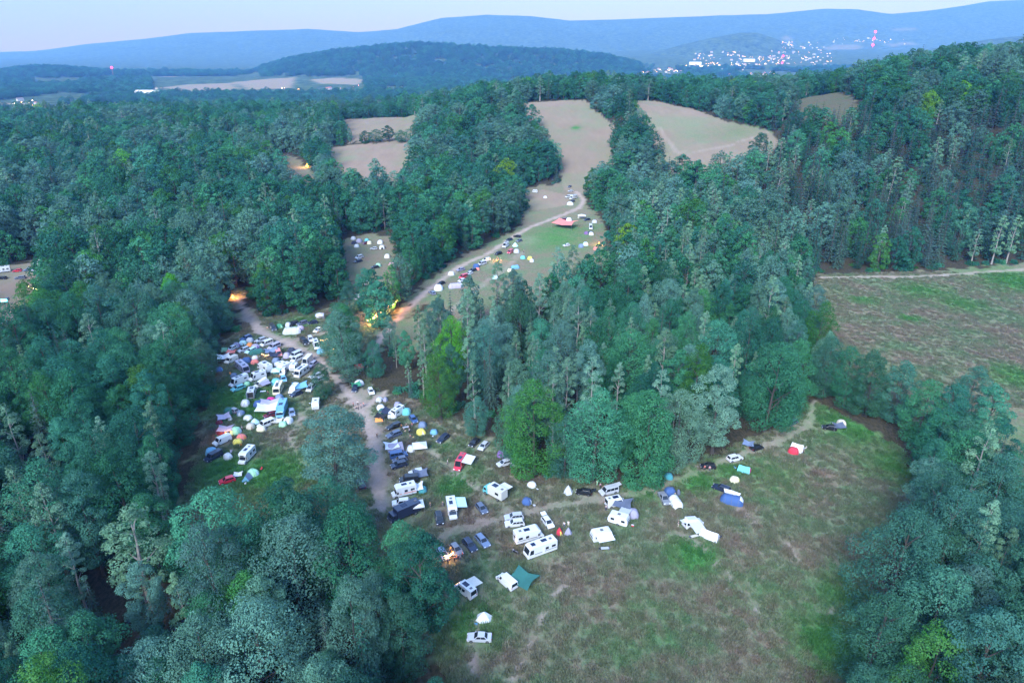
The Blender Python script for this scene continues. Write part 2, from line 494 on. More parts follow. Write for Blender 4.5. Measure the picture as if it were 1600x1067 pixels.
def broadleaf(seed, H, R, base, nl, nleaf, leaf, shape=.55, open_=0.0):
    rng = np.random.default_rng(seed)
    lobes = []
    lean = rng.normal(0, .03, 2)
    for i in range(nl):
        t = ((i + rng.uniform(0, 1)) / nl) ** .85
        prof = (math.sin(math.pi * min(1, (t * .94 + .04)) ** shape)) ** .5
        rr = R * prof
        phi = i * 2.39996 + rng.uniform(-.6, .6)
        rad = rr * rng.uniform(.40, .92) if t < .9 else rr * rng.uniform(0, .5)
        lr = R * rng.uniform(.20, .44) * (1.08 - .38 * t)
        z = H * (base + (1 - base) * t) - lr * .35
        lobes.append((rad * math.cos(phi) + lean[0] * z, rad * math.sin(phi) + lean[1] * z, z, lr, lr * rng.uniform(.6, .85)))
    Lb = np.array(lobes)
    w = Lb[:, 3] ** 2; w = w / w.sum()
    k = rng.choice(nl, int(nleaf * 1.9), p=w)
    d = rand_dirs(len(k), rng)
    outw = Lb[k, :3] - np.array([0, 0, H * (base + .35 * (1 - base))]); outw /= np.linalg.norm(outw, axis=1, keepdims=True) + 1e-6
    keep = (d * outw).sum(1) + d[:, 2] * .45 > rng.uniform(-.85, .25, len(k))
    k, d = k[keep], d[keep]
    rj = rng.uniform(.74, 1.10, len(k)) + (rng.random(len(k)) < .12) * rng.uniform(0, .28, len(k))
    P = Lb[k, :3] + d * np.stack([Lb[k, 3], Lb[k, 3], Lb[k, 4]], 1) * rj[:, None]
    q = (P[:, None, :] - Lb[None, :, :3]) / np.stack([Lb[:, 3], Lb[:, 3], Lb[:, 4]], 1)[None]
    ins = ((q ** 2).sum(2) < .50).sum(1)
    keep = (ins == 0) | (rng.random(len(k)) < .18)
    P, d = P[keep][:nleaf], d[keep][:nleaf]
    if open_:
        kk = rng.random(len(P)) > open_ * (vnoise(P[:, 0] * .9, P[:, 2] * .9 + P[:, 1] * .7, seed) > .5)
        P, d = P[kk], d[kk]
    Nn = d * .95 + rand_dirs(len(P), rng) * .50 + np.array([0, 0, .40]); Nn /= np.linalg.norm(Nn, axis=1, keepdims=True)
    cv, cf = leaf_quads(P, Nn, leaf, rng)
    r0 = .016 * H
    top = H * .8
    path = [(lean[0] * z + rng.normal(0, .08), lean[1] * z + rng.normal(0, .08), z) for z in np.linspace(-.4, top, 7)]
    parts = [tube(path, [r0 * 1.35, r0, r0 * .86, r0 * .7, r0 * .52, r0 * .34, r0 * .12], 7)]
    for i in rng.choice(nl, min(11, nl), replace=False):
        x, y, z, lr, _ = Lb[i]
        z0 = max(H * base * .7, z - math.hypot(x, y) * rng.uniform(.7, 1.1)); z0 = min(z0, top * .92)
        f = z0 / top
        parts.append(tube([(lean[0] * z0, lean[1] * z0, z0), (x * .5, y * .5, (z0 + z) / 2 + .2), (x * .95, y * .95, z)], [r0 * .5 * (1 - f * .6), r0 * .32 * (1 - f * .5), r0 * .1], 5))
    return (cv, cf), join_geo(parts)


def spruce(seed, H, R, nlev=26, dense=1.0):
    rng = np.random.default_rng(seed)
    Ps, Ns, Ss = [], [], []
    br = []
    for i in range(nlev):
        t = (i + rng.uniform(-.2, .2)) / nlev
        z = H * (.10 + .90 * t)
        Lr = R * (1 - t) ** .85 * rng.uniform(.82, 1.12) + .15
        nb = int(9 - 4 * t)
        for j in range(nb):
            a = 2 * math.pi * (j + rng.uniform(-.3, .3)) / nb + i * .7
            l = Lr * rng.uniform(.75, 1.12)
            m = max(3, int(l * 7 * dense))
            s = np.linspace(.12, 1, m)
            droop = -.42 * l * s ** 1.4 + .16 * l * s ** 3
            x = np.cos(a) * l * s; y = np.sin(a) * l * s
            wj = .30 * l * (1.15 - s)
            off = rng.uniform(-1, 1, m) * wj
            P = np.stack([x - np.sin(a) * off, y + np.cos(a) * off, z + droop - np.abs(off) * .25 + rng.normal(0, .05, m)], 1)
            Ps.append(P); n = np.stack([np.cos(a) * .35 + rng.normal(0, .3, m), np.sin(a) * .35 + rng.normal(0, .3, m), np.full(m, .9)], 1)
            Ns.append(n / np.linalg.norm(n, axis=1, keepdims=True)); Ss.append(np.full(m, .62 if dense >= 1 else .95) * (1.05 - .45 * t))
            if j % 2 == 0 and l > .8:
                br.append(tube([(0, 0, z), (np.cos(a) * l * .9, np.sin(a) * l * .9, z - .3 * l)], [.05, .015], 4))
    P = np.concatenate(Ps); n = np.concatenate(Ns); S = np.concatenate(Ss)
    cv, cf = leaf_quads(P, n, S, rng, .55)
    parts = [tube([(0, 0, -.4), (0, 0, H * .35), (0, 0, H * .7), (0, 0, H * .985)], [.014 * H, .011 * H, .006 * H, .01], 7)] + br
    return (cv, cf), join_geo(parts)


TONES = dict(
    dark=mat_leaf('leaf_dark_green', (0.014, 0.076, 0.050), (0.039, 0.158, 0.085)),
    mid=mat_leaf('leaf_mid_green', (0.023, 0.114, 0.064), (0.061, 0.221, 0.114)),
    blue=mat_leaf('leaf_blue_green', (.024, .092, .064), (.062, .170, .112)),
    grey=mat_leaf('leaf_grey_green', (0.045, 0.116, 0.088), (0.106, 0.228, 0.162)),
    fresh=mat_leaf('leaf_fresh_green', (0.021, 0.110, 0.031), (0.059, 0.201, 0.059)),
    lime=mat_leaf('leaf_lime_green', (0.052, 0.180, 0.017), (0.151, 0.360, 0.043)),
    birch=mat_leaf('leaf_birch', (0.064, 0.151, 0.097), (0.150, 0.275, 0.173)),
    needle=mat_leaf('needle_green', (0.014, 0.065, 0.052), (0.041, 0.123, 0.085), .1),
    needle_grey=mat_leaf('needle_grey', (0.035, 0.081, 0.069), (0.077, 0.143, 0.110), .1),
)
M_BARK = mat_plain('bark', (.05, .044, .038), .9, var=.4, scale=4)
M_BIRCH = mat_plain('birch_bark', (.24, .22, .20), .8, var=.35, scale=5)

HI = {}     # kind -> list of (crown mesh, trunk mesh)
LO = {}
BSPEC = [(24, 6.9, .10, 42, .80), (26, 7.6, .16, 46, .74), (21, 6.3, .08, 36, .85), (23, 8.0, .14, 50, .78), (27, 6.3, .18, 42, .95), (19, 6.5, .07, 34, .72), (25, 5.6, .22, 38, 1.0), (22, 7.3, .12, 44, .68)]
HI['broadleaf_tree'], LO['broadleaf_tree'] = [], []
for i, (H, R, b, nl, sh) in enumerate(BSPEC):
    c, t = broadleaf(100 + i, H, R, b, int(nl * 1.35), 22000, .345, sh, .42)
    HI['broadleaf_tree'].append((mesh_np('crown', *c), mesh_np('trunk', *t, mats=[M_BARK])))
    c, t = broadleaf(200 + i, H, R, b, int(nl * 1.0), 3300, .84, sh, .35)
    LO['broadleaf_tree'].append((c, t))
HI['birch_tree'], LO['birch_tree'] = [], []
for i, (H, R, b, nl, sh) in enumerate([(25, 3.6, .26, 34, .66), (23, 3.2, .30, 30, .62), (27, 4.0, .28, 36, .68), (21, 3.0, .22, 28, .6)]):
    c, t = broadleaf(300 + i, H, R, b, nl, 6500, .38, sh, .55)
    HI['birch_tree'].append((mesh_np('crown', *c), mesh_np('trunk', *t, mats=[M_BIRCH])))
    c, t = broadleaf(350 + i, H, R, b, nl, 1500, .85, sh, .5)
    LO['birch_tree'].append((c, t))
HI['spruce_tree'], LO['spruce_tree'] = [], []
for i, (H, R) in enumerate([(27, 4.0), (23, 3.6), (29, 4.3), (19, 3.2)]):
    c, t = spruce(400 + i, H, R)
    HI['spruce_tree'].append((mesh_np('crown', *c), mesh_np('trunk', *t, mats=[M_BARK])))
    c, t = spruce(450 + i, H, R, 16, .5)
    LO['spruce_tree'].append((c, t))
for kind in HI:
    dm = TONES[dict(broadleaf_tree='mid', birch_tree='birch', spruce_tree='needle')[kind]]
    for c, t in HI[kind]:
        c.materials.append(dm)

# candidate positions: a jittered net, denser near, thinned where the ground is open
cand = []
y = 52.0
row = 0
while y < 1080:
    st = 8.3 + 3.0 * min(1, max(0, y - 230) / 300)
    half = .86 * y + 75
    n = int(2 * half / st)
    xs = np.linspace(-half, half, n) + (row % 2) * st / 2
    cand.append(np.stack([xs + RNG.uniform(-.42, .42, n) * st, y + RNG.uniform(-.42, .42, n) * st * .9], 1))
    y += st * .88; row += 1
cand = np.concatenate(cand)


def open_near(x, y, r):
    m = np.zeros(len(x), bool)
    for k in range(8):
        m |= clear_mask(x + r * math.cos(k * math.pi / 4), y + r * math.sin(k * math.pi / 4))
    return m


cx, cy = cand[:, 0], cand[:, 1]
keep = ~clear_mask(cx, cy) & ~open_near(cx, cy, 1.6)
for pts, w in TRACKS:
    keep &= dist_line(pts, cx, cy) > w + 2.5
cand = cand[keep]; cx, cy = cand[:, 0], cand[:, 1]
kb = ~inside(BELT, cx, cy); cand = cand[kb]; cx, cy = cand[:, 0], cand[:, 1]
edge = open_near(cx, cy, 7.5)
cz = hgt(cx, cy)
ppx, ppy, dep = project(cx, cy, cz + 12)
# hand-placed trees: pixel of the foot, kind, tone, height, spread
HAND = [
    (528, 772, 'broadleaf_tree', 'grey', 25, 1.45, 'lone large grey-green oak standing between the dirt track and the left camp'),
    (506, 622, 'broadleaf_tree', 'blue', 12.5, .78, 'small dark bushy tree beside the dirt track, above the lone oak'),
    (450, 812, 'broadleaf_tree', 'blue', 12, .95, 'low blue-green bushy tree at the lower end of the left camp meadow'),
    (835, 741, 'broadleaf_tree', 'fresh', 28, 1.02, 'bright fresh-green tree with leaves to the ground at the tip of the central grove'),
    (925, 748, 'broadleaf_tree', 'mid', 27, 1.05, 'broad green tree at the grove edge behind the open-backed silver van'),
    (1005, 752, 'broadleaf_tree', 'mid', 27, .95, 'tall green tree at the grove edge above the turquoise tent'),
    (1112, 708, 'broadleaf_tree', 'birch', 27, 1.05, 'pale tall tree with bare forked trunks at the grove edge above the black car'),
    (1052, 735, 'broadleaf_tree', 'birch', 24, .75, 'slim pale tree just left of the forked pale tree at the grove edge'),
    (1195, 672, 'broadleaf_tree', 'mid', 28, 1.02, 'tall rounded green tree at the right corner of the central grove'),
    (1232, 640, 'broadleaf_tree', 'mid', 24, .85, 'green tree at the far right corner of the grove beside the parked black car'),
    (690, 655, 'broadleaf_tree', 'fresh', 24, .72, 'yellow-green tree in the front of the central grove'),
    (745, 680, 'broadleaf_tree', 'blue', 13, .8, 'short blue-green tree at the grove edge behind the black and silver hatchbacks'),
    (705, 600, 'broadleaf_tree', 'lime', 24, .8, 'bright yellow-green crown inside the central grove, left side'),
    (286, 520, 'broadleaf_tree', 'lime', 25, .86, 'vivid yellow-green tree in the dark forest left of the red-lit track end'),
    (545, 592, 'broadleaf_tree', 'grey', 25, 1.05, 'large pale grey-green tree on the island between the track and the lit path'),
    (585, 592, 'broadleaf_tree', 'mid', 14, .7, 'green tree on the island right beside the dirt track bend'),
    (1395, 655, 'broadleaf_tree', 'blue', 20, .95, 'conical blue-green tree in the belt between the two meadows'),
    (1500, 672, 'broadleaf_tree', 'blue', 21, .95, 'dark blue-green twin-crowned tree in the belt by the right meadow'),
    (236, 950, 'birch_tree', 'birch', 25, 1.5, 'pale spreading multi-stemmed tree at the forest edge below the left camp'),
    (470, 985, 'broadleaf_tree', 'grey', 26, 1.12, 'large rounded pale-topped oak at the bottom of the left forest'),
    (560, 960, 'broadleaf_tree', 'dark', 27, 1.05, 'dark green round tree nearest the white gazebo and blue-roofed bus'),
    (660, 1010, 'broadleaf_tree', 'dark', 26, 1.1, 'dark tree at the meadow edge beside the silver saloon car'),
    (1285, 619, 'broadleaf_tree', 'blue', 21, .9, 'dark tree at the start of the belt right of the grove corner'),
    (1318, 635, 'broadleaf_tree', 'dark', 20, .95, 'dark green tree in the belt behind the rightmost black car'),
    (1352, 650, 'broadleaf_tree', 'blue', 22, .9, 'blue-green tree in the belt left of the conical one'),
    (1430, 690, 'broadleaf_tree', 'mid', 20, .95, 'mid-green tree in the belt right of the conical one'),
    (1462, 700, 'broadleaf_tree', 'dark', 21, .9, 'dark tree in the belt left of the twin-crowned one'),
    (1532, 706, 'broadleaf_tree', 'mid', 21, 1.0, 'mid-green tree in the belt right of the twin-crowned one'),
    (1450, 742, 'broadleaf_tree', 'dark', 19, 1.0, 'dark tree on the meadow side of the belt'),
    (1490, 760, 'broadleaf_tree', 'blue', 20, 1.0, 'blue-green tree where the belt meets the right wood'),
    (574, 484, 'broadleaf_tree', 'mid', 19, .95, 'round green tree between the wooded middle camp and the lit path'),
    (548, 492, 'broadleaf_tree', 'blue', 15, .8, 'blue-green tree left of the round one by the lit path'),
    (570, 224, 'broadleaf_tree', 'dark', 12, 1.5, 'small dark tree on the strip between two pale fields'),
    (588, 223, 'broadleaf_tree', 'dark', 13, 1.5, 'middle dark tree on the strip between two pale fields'),
    (608, 222, 'broadleaf_tree', 'dark', 16, 1.5, 'largest dark tree on the strip between two pale fields'),
    (628, 223, 'broadleaf_tree', 'dark', 12, 1.3, 'rightmost dark tree on the strip between two pale fields'),
    (548, 226, 'broadleaf_tree', 'grey', 16, .6, 'slim pale tree at the left end of the field strip'),
    (1180, 262, 'broadleaf_tree', 'dark', 26, 1.2, 'round dark tree below the green hilltop field'),
]
hx = np.array([unproject(a, b) for a, b, *_ in HAND])
far_from_hand = np.ones(len(cand), bool)
for (x0, y0), hnd in zip(hx, HAND):
    far_from_hand &= np.hypot(cx - x0, cy - y0) > (4.2 if hnd[4] < 16 else 6.2 * max(1, hnd[5] * .85))
cx, cy, cz, edge, ppx, ppy, dep = (a[far_from_hand] for a in (cx, cy, cz, edge, ppx, ppy, dep)); cand = cand[far_from_hand]

# kind of every tree from patches
pn = fbm(cx / 70, cy / 70, 51, 3); pr = RNG.random(len(cand))
kinds = np.zeros(len(cand), int)                       # 0 broadleaf 1 birch 2 spruce
spruce_p = np.where((ppx > 1180) & (ppy > 170) & (ppy < 400), .50, .05) + np.where((ppx > 1330) & (ppy > 200) & (ppy < 380), .22, 0) + np.where((ppx < 120) & (ppy > 480) & (ppy < 900), .25, 0) + np.where(pn > .6, .12, 0)
birch_p = np.where((ppx > 560) & (ppx < 1240) & (ppy > 380) & (ppy < 760), .26, .07) + np.where((ppx > 880) & (ppx < 1280) & (ppy > 230) & (ppy < 400), .15, 0) + np.where((ppx > 1380) & (ppy > 780), .10, 0)
kinds[pr < spruce_p] = 2
kinds[(pr >= spruce_p) & (pr < spruce_p + birch_p)] = 1
tn = fbm(cx / 45, cy / 45, 61, 3) + RNG.normal(0, .085, len(cand))
tone = np.where(tn < .41, 0, np.where(tn < .535, 1, np.where(tn < .61, 2, 3)))
tone[RNG.random(len(cand)) < .07] = 4
tone[RNG.random(len(cand)) < .004] = 5
tone[(ppx > 1250) & (ppy > 480) & (tone == 3) & (RNG.random(len(cand)) < .7)] = 2
tone[(ppx < 360) & (ppy > 600) & (tone == 3) & (RNG.random(len(cand)) < .5)] = 1
gr = (ppx > 600) & (ppx < 1290) & (ppy > 390) & (ppy < 760)
tone[gr & (RNG.random(len(cand)) < .28)] = 3
TN = ['dark', 'mid', 'blue', 'grey', 'fresh', 'lime']
sc = RNG.uniform(.74, 1.18, len(cand)) * (1 - .10 * edge)
sc *= np.where((ppx > 1270) & (ppx < 1620) & (ppy > 540) & (ppy < 720), .95, 1)
sc *= np.where((cy < 100), .95, 1)
sc *= np.where((ppx > 566) & (ppx < 655) & (ppy > 480) & (ppy < 590), .6, 1)
variant = RNG.integers(0, 64, len(cand)); rotz = RNG.uniform(0, 2 * math.pi, len(cand)); wid = RNG.uniform(.74, 1.08, len(cand)) * np.where((ppx > 600) & (ppx < 1300) & (ppy > 380) & (ppy < 760), .84, 1) * (1 + .34 * np.clip((cy - 230) / 300, 0, 1))
tpx, tpy, _ = project(cx, cy, cz + 22)
# nearest ground pixel in frame decides how large a tree shows
bpx, bpy_, _ = project(cx, cy, cz)
infr = (np.maximum(tpx, ppx) > -40) & (np.minimum(tpx, ppx) < 1640) & (tpy < 1090) & (bpy_ > -20)
size = np.where(infr, 1.0 / dep, 0)
order = np.argsort(-size)
chosen = np.zeros(len(cand), bool)
quota = {0: 275, 1: 105, 2: 60}
for i in order:
    k = kinds[i]
    if quota[k] > 0 and size[i] > 0:
        chosen[i] = True; quota[k] -= 1
KN = ['broadleaf_tree', 'birch_tree', 'spruce_tree']


def add_tree(kind, var, tn_, x, y, z, rz, s, w, label, group):
    c, t = HI[kind][var % len(HI[kind])]
    e = bpy.data.objects.new(kind, None); link(e)
    e.empty_display_size = .5
    e.location = (x, y, z); e.rotation_euler = (0, 0, rz); e.scale = (s * w, s * w, s)
    oc = link(bpy.data.objects.new('crown', c), e)
    oc.material_slots[0].link = 'OBJECT'; oc.material_slots[0].material = TONES[tn_]
    link(bpy.data.objects.new('trunk', t), e)
    tag(e, label, dict(broadleaf_tree='tree', birch_tree='birch', spruce_tree='spruce')[kind], group)
    return e
TONE_WORD = dict(dark='dark green', mid='mid-green', blue='blue-green', grey='pale grey-green', fresh='fresh green', lime='yellow-green', birch='pale', needle='dark', needle_grey='greyish')


def region(px, py):
    if px < 730 and py > 720: return 'dark lower forest'
    if px > 1250 and py > 690: return 'wood right of the meadow'
    if px > 1240 and py > 430: return 'belt between two meadows'
    if 500 < px < 640 and 430 < py < 640: return 'island by the track'
    if 560 < px < 1300 and py > 380: return 'central grove'
    if px < 560 and py > 430: return 'forest left of the camp'
    if px > 900: return 'hillside forest'
    return 'forest behind the camp'


for (px, py, kind, tn_, H, w, lab), (x0, y0) in zip(HAND, hx):
    var = hash(lab) % 8 if False else (px + py) % 8
    spec_h = (BSPEC[var % 8][0] if kind == 'broadleaf_tree' else (25, 23, 27, 21)[var % 4])
    s = H / spec_h
    add_tree(kind, var, tn_, x0, y0, float(hgt(x0, y0)), (px * 7 % 6), s, w / (s ** .35), lab, None)
for i in np.nonzero(chosen)[0]:
    k = KN[kinds[i]]
    tn_ = TN[tone[i]] if kinds[i] == 0 else ('birch' if kinds[i] == 1 else ('needle' if tone[i] % 2 else 'needle_grey'))
    rg = region(ppx[i], ppy[i])
    sz = 'tall' if sc[i] > 1.02 else ('short' if sc[i] < .85 else 'middle-sized')
    form = '' if k != 'broadleaf_tree' else ('slender ' if BSPEC[variant[i] % 8][1] < 6.4 else 'broad ')
    kw = dict(broadleaf_tree='broadleaf tree', birch_tree='thin-leaved birch', spruce_tree='pointed spruce')[k]
    lab = f'{sz} {form}{TONE_WORD[tn_]} {kw} {"at the edge of" if edge[i] else "in"} the {rg}'
    o = add_tree(k, int(variant[i]), tn_, cx[i], cy[i], cz[i] - .1, rotz[i], sc[i], wid[i], lab, f'{kw.split("-")[-1]}s of the {rg}')
    TREES.append((o, f'{sz} {form}{TONE_WORD[tn_]} {kw}', cx[i], cy[i]))

# ---- the rest of the woods: one object, instanced
def proto_collection(name, items):
    c = bpy.data.collections.new(name)
    for i, (geo_c, geo_t, mc, mt) in enumerate(items):
        v, f = join_geo([geo_c, geo_t])
        me = mesh_np('tree_form', v, f, [mc, mt])
        mi = np.zeros(len(f), np.int32); mi[len(geo_c[1]):] = 1
        me.polygons.foreach_set('material_index', mi)
        o = bpy.data.objects.new(f'{name}_{i:03d}', me); c.objects.link(o)
    return c


def scatter(name, pts, idx, rot, scl, coll, extra=None):
    me = bpy.data.meshes.new(name)
    me.vertices.add(len(pts)); me.vertices.foreach_set('co', np.asarray(pts, np.float32).ravel())
    a = me.attributes.new('pick', 'INT', 'POINT'); a.data.foreach_set('value', np.asarray(idx, np.int32))
    a = me.attributes.new('turn', 'FLOAT_VECTOR', 'POINT'); a.data.foreach_set('vector', np.asarray(rot, np.float32).ravel())
    a = me.attributes.new('size', 'FLOAT_VECTOR', 'POINT'); a.data.foreach_set('vector', np.asarray(scl, np.float32).ravel())
    for k, v in (extra or {}).items():
        a = me.attributes.new(k, 'FLOAT', 'POINT'); a.data.foreach_set('value', np.asarray(v, np.float32))
    o = link(bpy.data.objects.new(name, me))
    ng = bpy.data.node_groups.new(name, 'GeometryNodeTree')
    ng.interface.new_socket('Geometry', in_out='INPUT', socket_type='NodeSocketGeometry')
    ng.interface.new_socket('Geometry', in_out='OUTPUT', socket_type='NodeSocketGeometry')
    gi, go = ng.nodes.new('NodeGroupInput'), ng.nodes.new('NodeGroupOutput')
    ip = ng.nodes.new('GeometryNodeInstanceOnPoints')
    ci = ng.nodes.new('GeometryNodeCollectionInfo')
    ci.inputs['Collection'].default_value = coll; ci.inputs['Separate Children'].default_value = True; ci.inputs['Reset Children'].default_value = True
    def na(nm, dt):
        n = ng.nodes.new('GeometryNodeInputNamedAttribute'); n.data_type = dt; n.inputs['Name'].default_value = nm
        return [s for s in n.outputs if s.enabled and s.name == 'Attribute'][0]
    er = ng.nodes.new('FunctionNodeEulerToRotation')
    ng.links.new(gi.outputs[0], ip.inputs['Points']); ng.links.new(ci.outputs[0], ip.inputs['Instance'])
    ip.inputs['Pick Instance'].default_value = True
    ng.links.new(na('pick', 'INT'), ip.inputs['Instance Index'])
    ng.links.new(na('turn', 'FLOAT_VECTOR'), er.inputs[0]); ng.links.new(er.outputs[0], ip.inputs['Rotation'])
    ng.links.new(na('size', 'FLOAT_VECTOR'), ip.inputs['Scale'])
    ng.links.new(ip.outputs[0], go.inputs[0])
    md = o.modifiers.new('scatter', 'NODES'); md.node_group = ng
    return o


items, where = [], {}
for k, tones in (('broadleaf_tree', ['dark', 'mid', 'blue', 'grey', 'fresh', 'lime']), ('birch_tree', ['birch']), ('spruce_tree', ['needle', 'needle_grey'])):
    for tn_ in tones:
        for v in range(len(LO[k])):
            if k == 'broadleaf_tree' and tn_ in ('fresh', 'lime') and v > 2: continue
            where.setdefault((k, tn_), []).append(len(items))
            c, t = LO[k][v]
            items.append((c, t, TONES[tn_], M_BIRCH if k == 'birch_tree' else M_BARK))
protoc = proto_collection('woodland', items)
rest = np.nonzero(~chosen)[0]
pick = []
for i in rest:
    k = KN[kinds[i]]
    tn_ = TN[tone[i]] if kinds[i] == 0 else ('birch' if kinds[i] == 1 else ('needle' if tone[i] % 2 else 'needle_grey'))
    w_ = where[(k, tn_)]; pick.append(w_[variant[i] % len(w_)])
pts = [np.stack([cx[rest], cy[rest], cz[rest] - .2], 1)]
rots = [np.stack([0 * rest, 0 * rest, rotz[rest]], 1)]
scs = [np.stack([sc[rest] * wid[rest], sc[rest] * wid[rest], sc[rest]], 1)]
# far valley and hill woods
nf = 36000
yf = 950 + (RNG.random(nf) ** 1.0) * 4300; xf = (RNG.random(nf) * 2 - 1) * (.8 * yf + 100)
df = fbm(xf / 330, yf / 330, 71, 4)
zf = hgt(xf, yf)
on_hill = zf > -45
ok = ((df > np.where(project(xf, yf, zf)[0] < 960, .42, .50)) | on_hill) & (yf > 950)
ff = interp_open = None
ok &= ~((np.abs(project(xf, yf, zf)[1] - 134) < 14) & (project(xf, yf, zf)[0] > 235) & (project(xf, yf, zf)[0] < 570))
ok &= ~((project(xf, yf, zf)[0] > 1000) & (df < .56) & (yf > 2600))
xf, yf, zf = xf[ok], yf[ok], zf[ok]
low = [i for (k, t_), w_ in where.items() for i in w_ if k == 'broadleaf_tree' and t_ in ('dark', 'mid', 'blue')]
pick = np.concatenate([np.array(pick), RNG.choice(low, len(xf))])
gs = 1.0 + np.clip((yf - 1000) / 4000, 0, 1) * .9
pts.append(np.stack([xf, yf, zf - .5], 1)); rots.append(np.stack([0 * xf, 0 * xf, RNG.uniform(0, 6.28, len(xf))], 1))
hs_ = RNG.uniform(.7, 1.1, len(xf))
scs.append(np.stack([gs * 1.5, gs * 1.5, gs * hs_ * .72], 1))
o = scatter('forest', np.concatenate(pts), pick, np.concatenate(rots), np.concatenate(scs), protoc)
tag(o, 'dense mixed forest covering the hillsides and valley behind the nearest trees', 'forest', kind='stuff')

# ---- undergrowth at the wood edges and meadow grass
def bush(seed, r, n, leaf):
    rng = np.random.default_rng(seed)
    d = rand_dirs(n, rng); d[:, 2] = np.abs(d[:, 2])
    b = 1 + .35 * np.sin(d[:, 0] * 5 + seed) * np.cos(d[:, 1] * 4)
    P = d * (r * b * rng.uniform(.7, 1.05, n))[:, None] * np.array([1, 1, .95])
    Nn = d * .8 + rand_dirs(n, rng) * .7; Nn /= np.linalg.norm(Nn, axis=1, keepdims=True)
    return leaf_quads(P, Nn, leaf, rng)


bc = bpy.data.collections.new('undergrowth_forms')
for i, t_ in enumerate(('dark', 'mid', 'blue', 'mid', 'fresh')):
    v, f = bush(500 + i, 1.6, 420, .42)
    ob = bpy.data.objects.new(f'undergrowth_{i:03d}', mesh_np('bush_form', v, f, [TONES[t_]])); bc.objects.link(ob)
ei = np.nonzero(edge & (cy < 900))[0]
bx, by = [], []
for rep in range(3):
    bx.append(cx[ei] + RNG.normal(0, 3.2, len(ei))); by.append(cy[ei] + RNG.normal(0, 3.2, len(ei)))
bx, by = np.concatenate(bx), np.concatenate(by)
inn = ~open_near(bx, by, .3)
for pts_, w_ in TRACKS: inn &= dist_line(pts_, bx, by) > w_ + 1.5
bx, by = bx[inn], by[inn]
bs = RNG.uniform(.5, 1.5, len(bx))
o = scatter('undergrowth', np.stack([bx, by, hgt(bx, by) - .2], 1), RNG.choice(5, len(bx), p=[.3, .3, .2, .15, .05]), np.stack([0 * bx, 0 * bx, RNG.uniform(0, 6.28, len(bx))], 1),
            np.stack([bs, bs, bs * RNG.uniform(.7, 1.3, len(bx))], 1), bc)
tag(o, 'low leafy bushes and saplings filling the edges of the woods', 'undergrowth', kind='stuff')

m_grass, nt, out = new_mat('grass')
oi = N(nt, 'ShaderNodeObjectInfo')
lu = N(nt, 'ShaderNodeAttribute', attribute_name='lush'); lu.attribute_type = 'INSTANCER'
gcol, *_ = grass_color_nodes(nt, oi.outputs['Location'], lu.outputs['Fac'])
hsv = N(nt, 'ShaderNodeHueSaturation'); mrv = N(nt, 'ShaderNodeMapRange'); mrv.inputs['To Min'].default_value = 1.15; mrv.inputs['To Max'].default_value = 1.6
L(nt, oi.outputs['Random'], mrv.inputs['Value']); L(nt, mrv.outputs['Result'], hsv.inputs['Value']); L(nt, gcol, hsv.inputs['Color'])
d_ = N(nt, 'ShaderNodeBsdfDiffuse'); t_ = N(nt, 'ShaderNodeBsdfTranslucent'); ms = N(nt, 'ShaderNodeMixShader'); ms.inputs['Fac'].default_value = .45
L(nt, hsv.outputs['Color'], d_.inputs['Color']); L(nt, hsv.outputs['Color'], t_.inputs['Color'])
L(nt, d_.outputs['BSDF'], ms.inputs[1]); L(nt, t_.outputs['BSDF'], ms.inputs[2]); L(nt, ms.outputs['Shader'], out.inputs['Surface'])
gcoll = bpy.data.collections.new('grass_forms')
for i in range(5):
    rng = np.random.default_rng(600 + i)
    n = 46
    r = np.sqrt(rng.random(n)) * .75; a = rng.uniform(0, 6.283, n)
    h = rng.uniform(.14, .42, n); la = rng.uniform(0, 6.283, n); lean_ = rng.uniform(.08, .38, n)
    bxy = np.stack([r * np.cos(a), r * np.sin(a)], 1); wv = rng.uniform(.025, .07, n)
    sd = np.stack([-np.sin(la), np.cos(la)], 1) * wv[:, None]; ln = np.stack([np.cos(la), np.sin(la)], 1) * lean_[:, None]
    V = np.zeros((n, 4, 3)); V[:, 0, :2] = bxy - sd; V[:, 1, :2] = bxy + sd; V[:, 2, :2] = bxy + ln + sd * .5; V[:, 3, :2] = bxy + ln - sd * .5
    V[:, 2, 2] = h; V[:, 3, 2] = h * .93; V[:, :2, 2] = -.03
    gcoll.objects.link(bpy.data.objects.new(f'grass_{i:03d}', mesh_np('grass_form', V.reshape(-1, 3), np.arange(n * 4).reshape(-1, 4), [m_grass])))
gx, gy = [], []
for (x0, x1, y0, y1, n) in ((-110, 130, 70, 330, 90000), (90, 260, 190, 330, 24000)):
    gx.append(RNG.uniform(x0, x1, n)); gy.append(RNG.uniform(y0, y1, n))
gx, gy = np.concatenate(gx), np.concatenate(gy)
k_ = inside(CLEAR['meadow'], gx, gy) | inside(CLEAR['right_meadow'], gx, gy)
gx, gy = gx[k_], gy[k_]
k_ = np.ones(len(gx), bool)
for pts_, w_ in TRACKS: k_ &= dist_line(pts_, gx, gy) > w_ * .8
k_ &= RNG.random(len(gx)) < .75
gx, gy = gx[k_], gy[k_]


def grid_sample(A, x, y):
    i = np.clip(np.searchsorted(YS, y) - 1, 0, ny - 2); j = np.clip(np.searchsorted(XS, x) - 1, 0, nx - 2)
    return A[i, j]


k_ = grid_sample(track_m, gx, gy) < .35
gx, gy = gx[k_], gy[k_]
GRASS_XY = (gx, gy)


